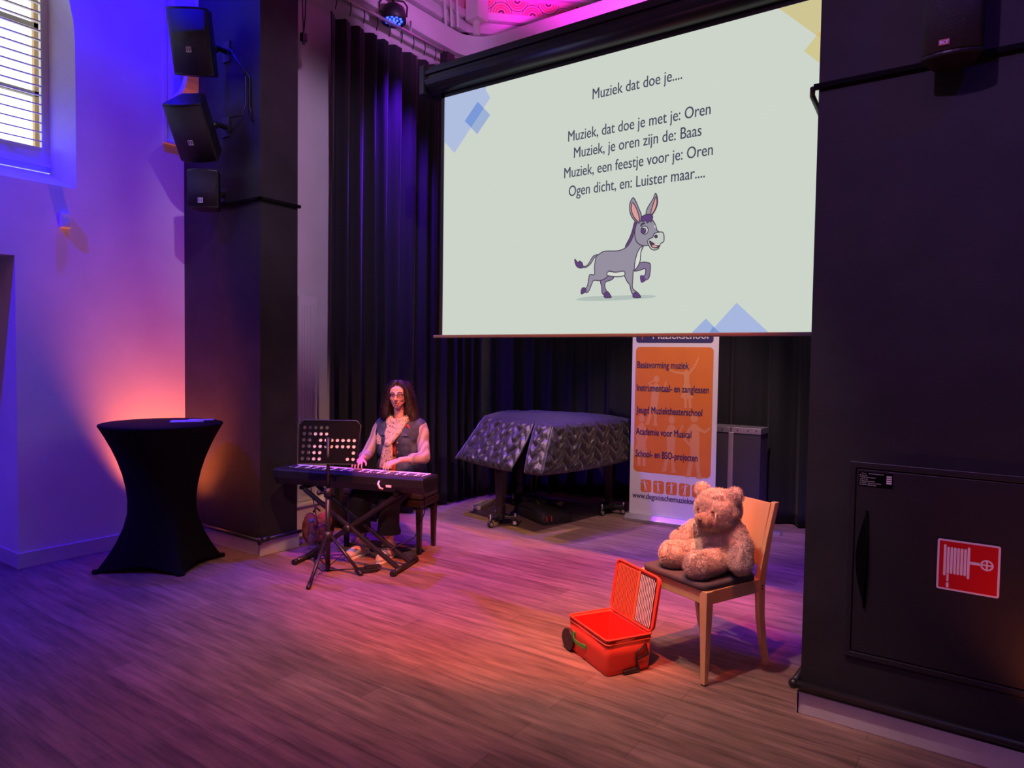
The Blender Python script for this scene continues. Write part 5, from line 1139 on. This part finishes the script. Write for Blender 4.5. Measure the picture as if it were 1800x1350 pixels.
# ================================================================ TEDDY BEAR
BO = CH(.155, .195, .519); brr = CR; bf = CF
B3 = lambda r, f, z: BO + brr * r + bf * f + UP * z
te = thing('teddy_bear', 'beige plush teddy bear sitting on the wooden chair', 'teddy bear', BO)
ha = radians(5); BHF = (bf * cos(ha) + brr * sin(ha) * -1 - UP * .12).normalized(); BHR = Vector((BHF.y, -BHF.x, 0)).normalized(); BHR = BHR if BHR.dot(brr) > 0 else -BHR; BHU = BHR.cross(BHF); BHU = BHU if BHU.z > 0 else -BHU
BC = B3(-.01, .035, .335); BH = lambda r, u, f: BC + BHR * r + BHU * u + BHF * f
b = Blob()
b.ell(B3(0, -.02, .115), (.125, .120, .125), brr, bf).ell(B3(0, -.025, .20), (.110, .100, .09), brr, bf)
b.ell(BC, (.128, .108, .102), BHR, BHF).ell(BH(0, -.035, .03), (.115, .075, .07), BHR, BHF).ell(BH(0, -.035, .090), (.060, .055, .045), BHR, BHF)
for s_ in (1, -1): b.ell(BH(.102 * s_, .082, -.012), (.045, .022, .045), BHR, BHF)
b.chain([(B3(.10, .0, .225), .052), (B3(.165, .05, .17), .052), (B3(.195, .10, .115), .058)])     # its right arm
b.chain([(B3(-.10, .0, .225), .052), (B3(-.160, .02, .155), .053), (B3(-.178, .05, .085), .056)])   # its left arm
b.chain([(B3(.075, .07, .075), .072), (B3(.125, .155, .066), .066), (B3(.150, .205, .070), .070)])   # legs
b.chain([(B3(-.050, .08, .075), .068), (B3(-.055, .175, .062), .062), (B3(-.058, .235, .070), .068)])
bod = b.build('plush_body', 'fur', te, .009, 3)
noseP = BH(0, -.03, .152)
def fmask(p):
    q = p + BO - noseP; return q.length > .058
tufts(bod, 42000, .0165, .0012, 11, droop=.5, mask=fmask, curl=1.3)
for s_ in (1, -1): MB().ball(BH(.095 * s_, .092, .006), (.023, .008, .023), T=(lambda s_: (lambda a, c, d_: BH(.102 * s_ + a, .082 + d_, .010 + c)))(s_), n=14).build('inner_ear', 'furdark', te)
MB().ball(BH(0, -.038, .122), (.040, .028, .034), T=lambda a, c, d_: BH(a * 1.25, -.040 + d_ * 1.2, .116 + c * 1.25), n=16).build('muzzle', 'furdark', te); mz = [o for o in te.children if o.name.startswith('muzzle')][0]; tufts(mz, 5000, .007, .0009, 4, droop=.3, curl=.8, mask=lambda p: (p + BO - noseP).length > .013)
MB().ball(noseP, (.014, .010, .010), T=lambda a, c, d_: BH(a, -.024 + d_, .160 + c), n=12).build('nose', 'nose', te)
for s_ in (1, -1): MB().ball(BH(.046 * s_, .016, .110), .0075, n=10).build('eye', 'nose', te)
MB().tube([BH(0, -.032, .150), BH(0, -.052, .150), BH(-.02, -.066, .140), BH(-.045, -.060, .122)], .0035, 6).tube([BH(0, -.052, .150), BH(.02, -.066, .140), BH(.042, -.060, .122)], .0035, 6).build('stitched_mouth', 'furdark', te)
MB().tube([BH(-.030, -.078, .115), BH(-.055, -.055, .112), BH(-.062, -.02, .108), BH(-.060, .01, .102)], .0035, 6).build('loose_thread', 'fur', te)
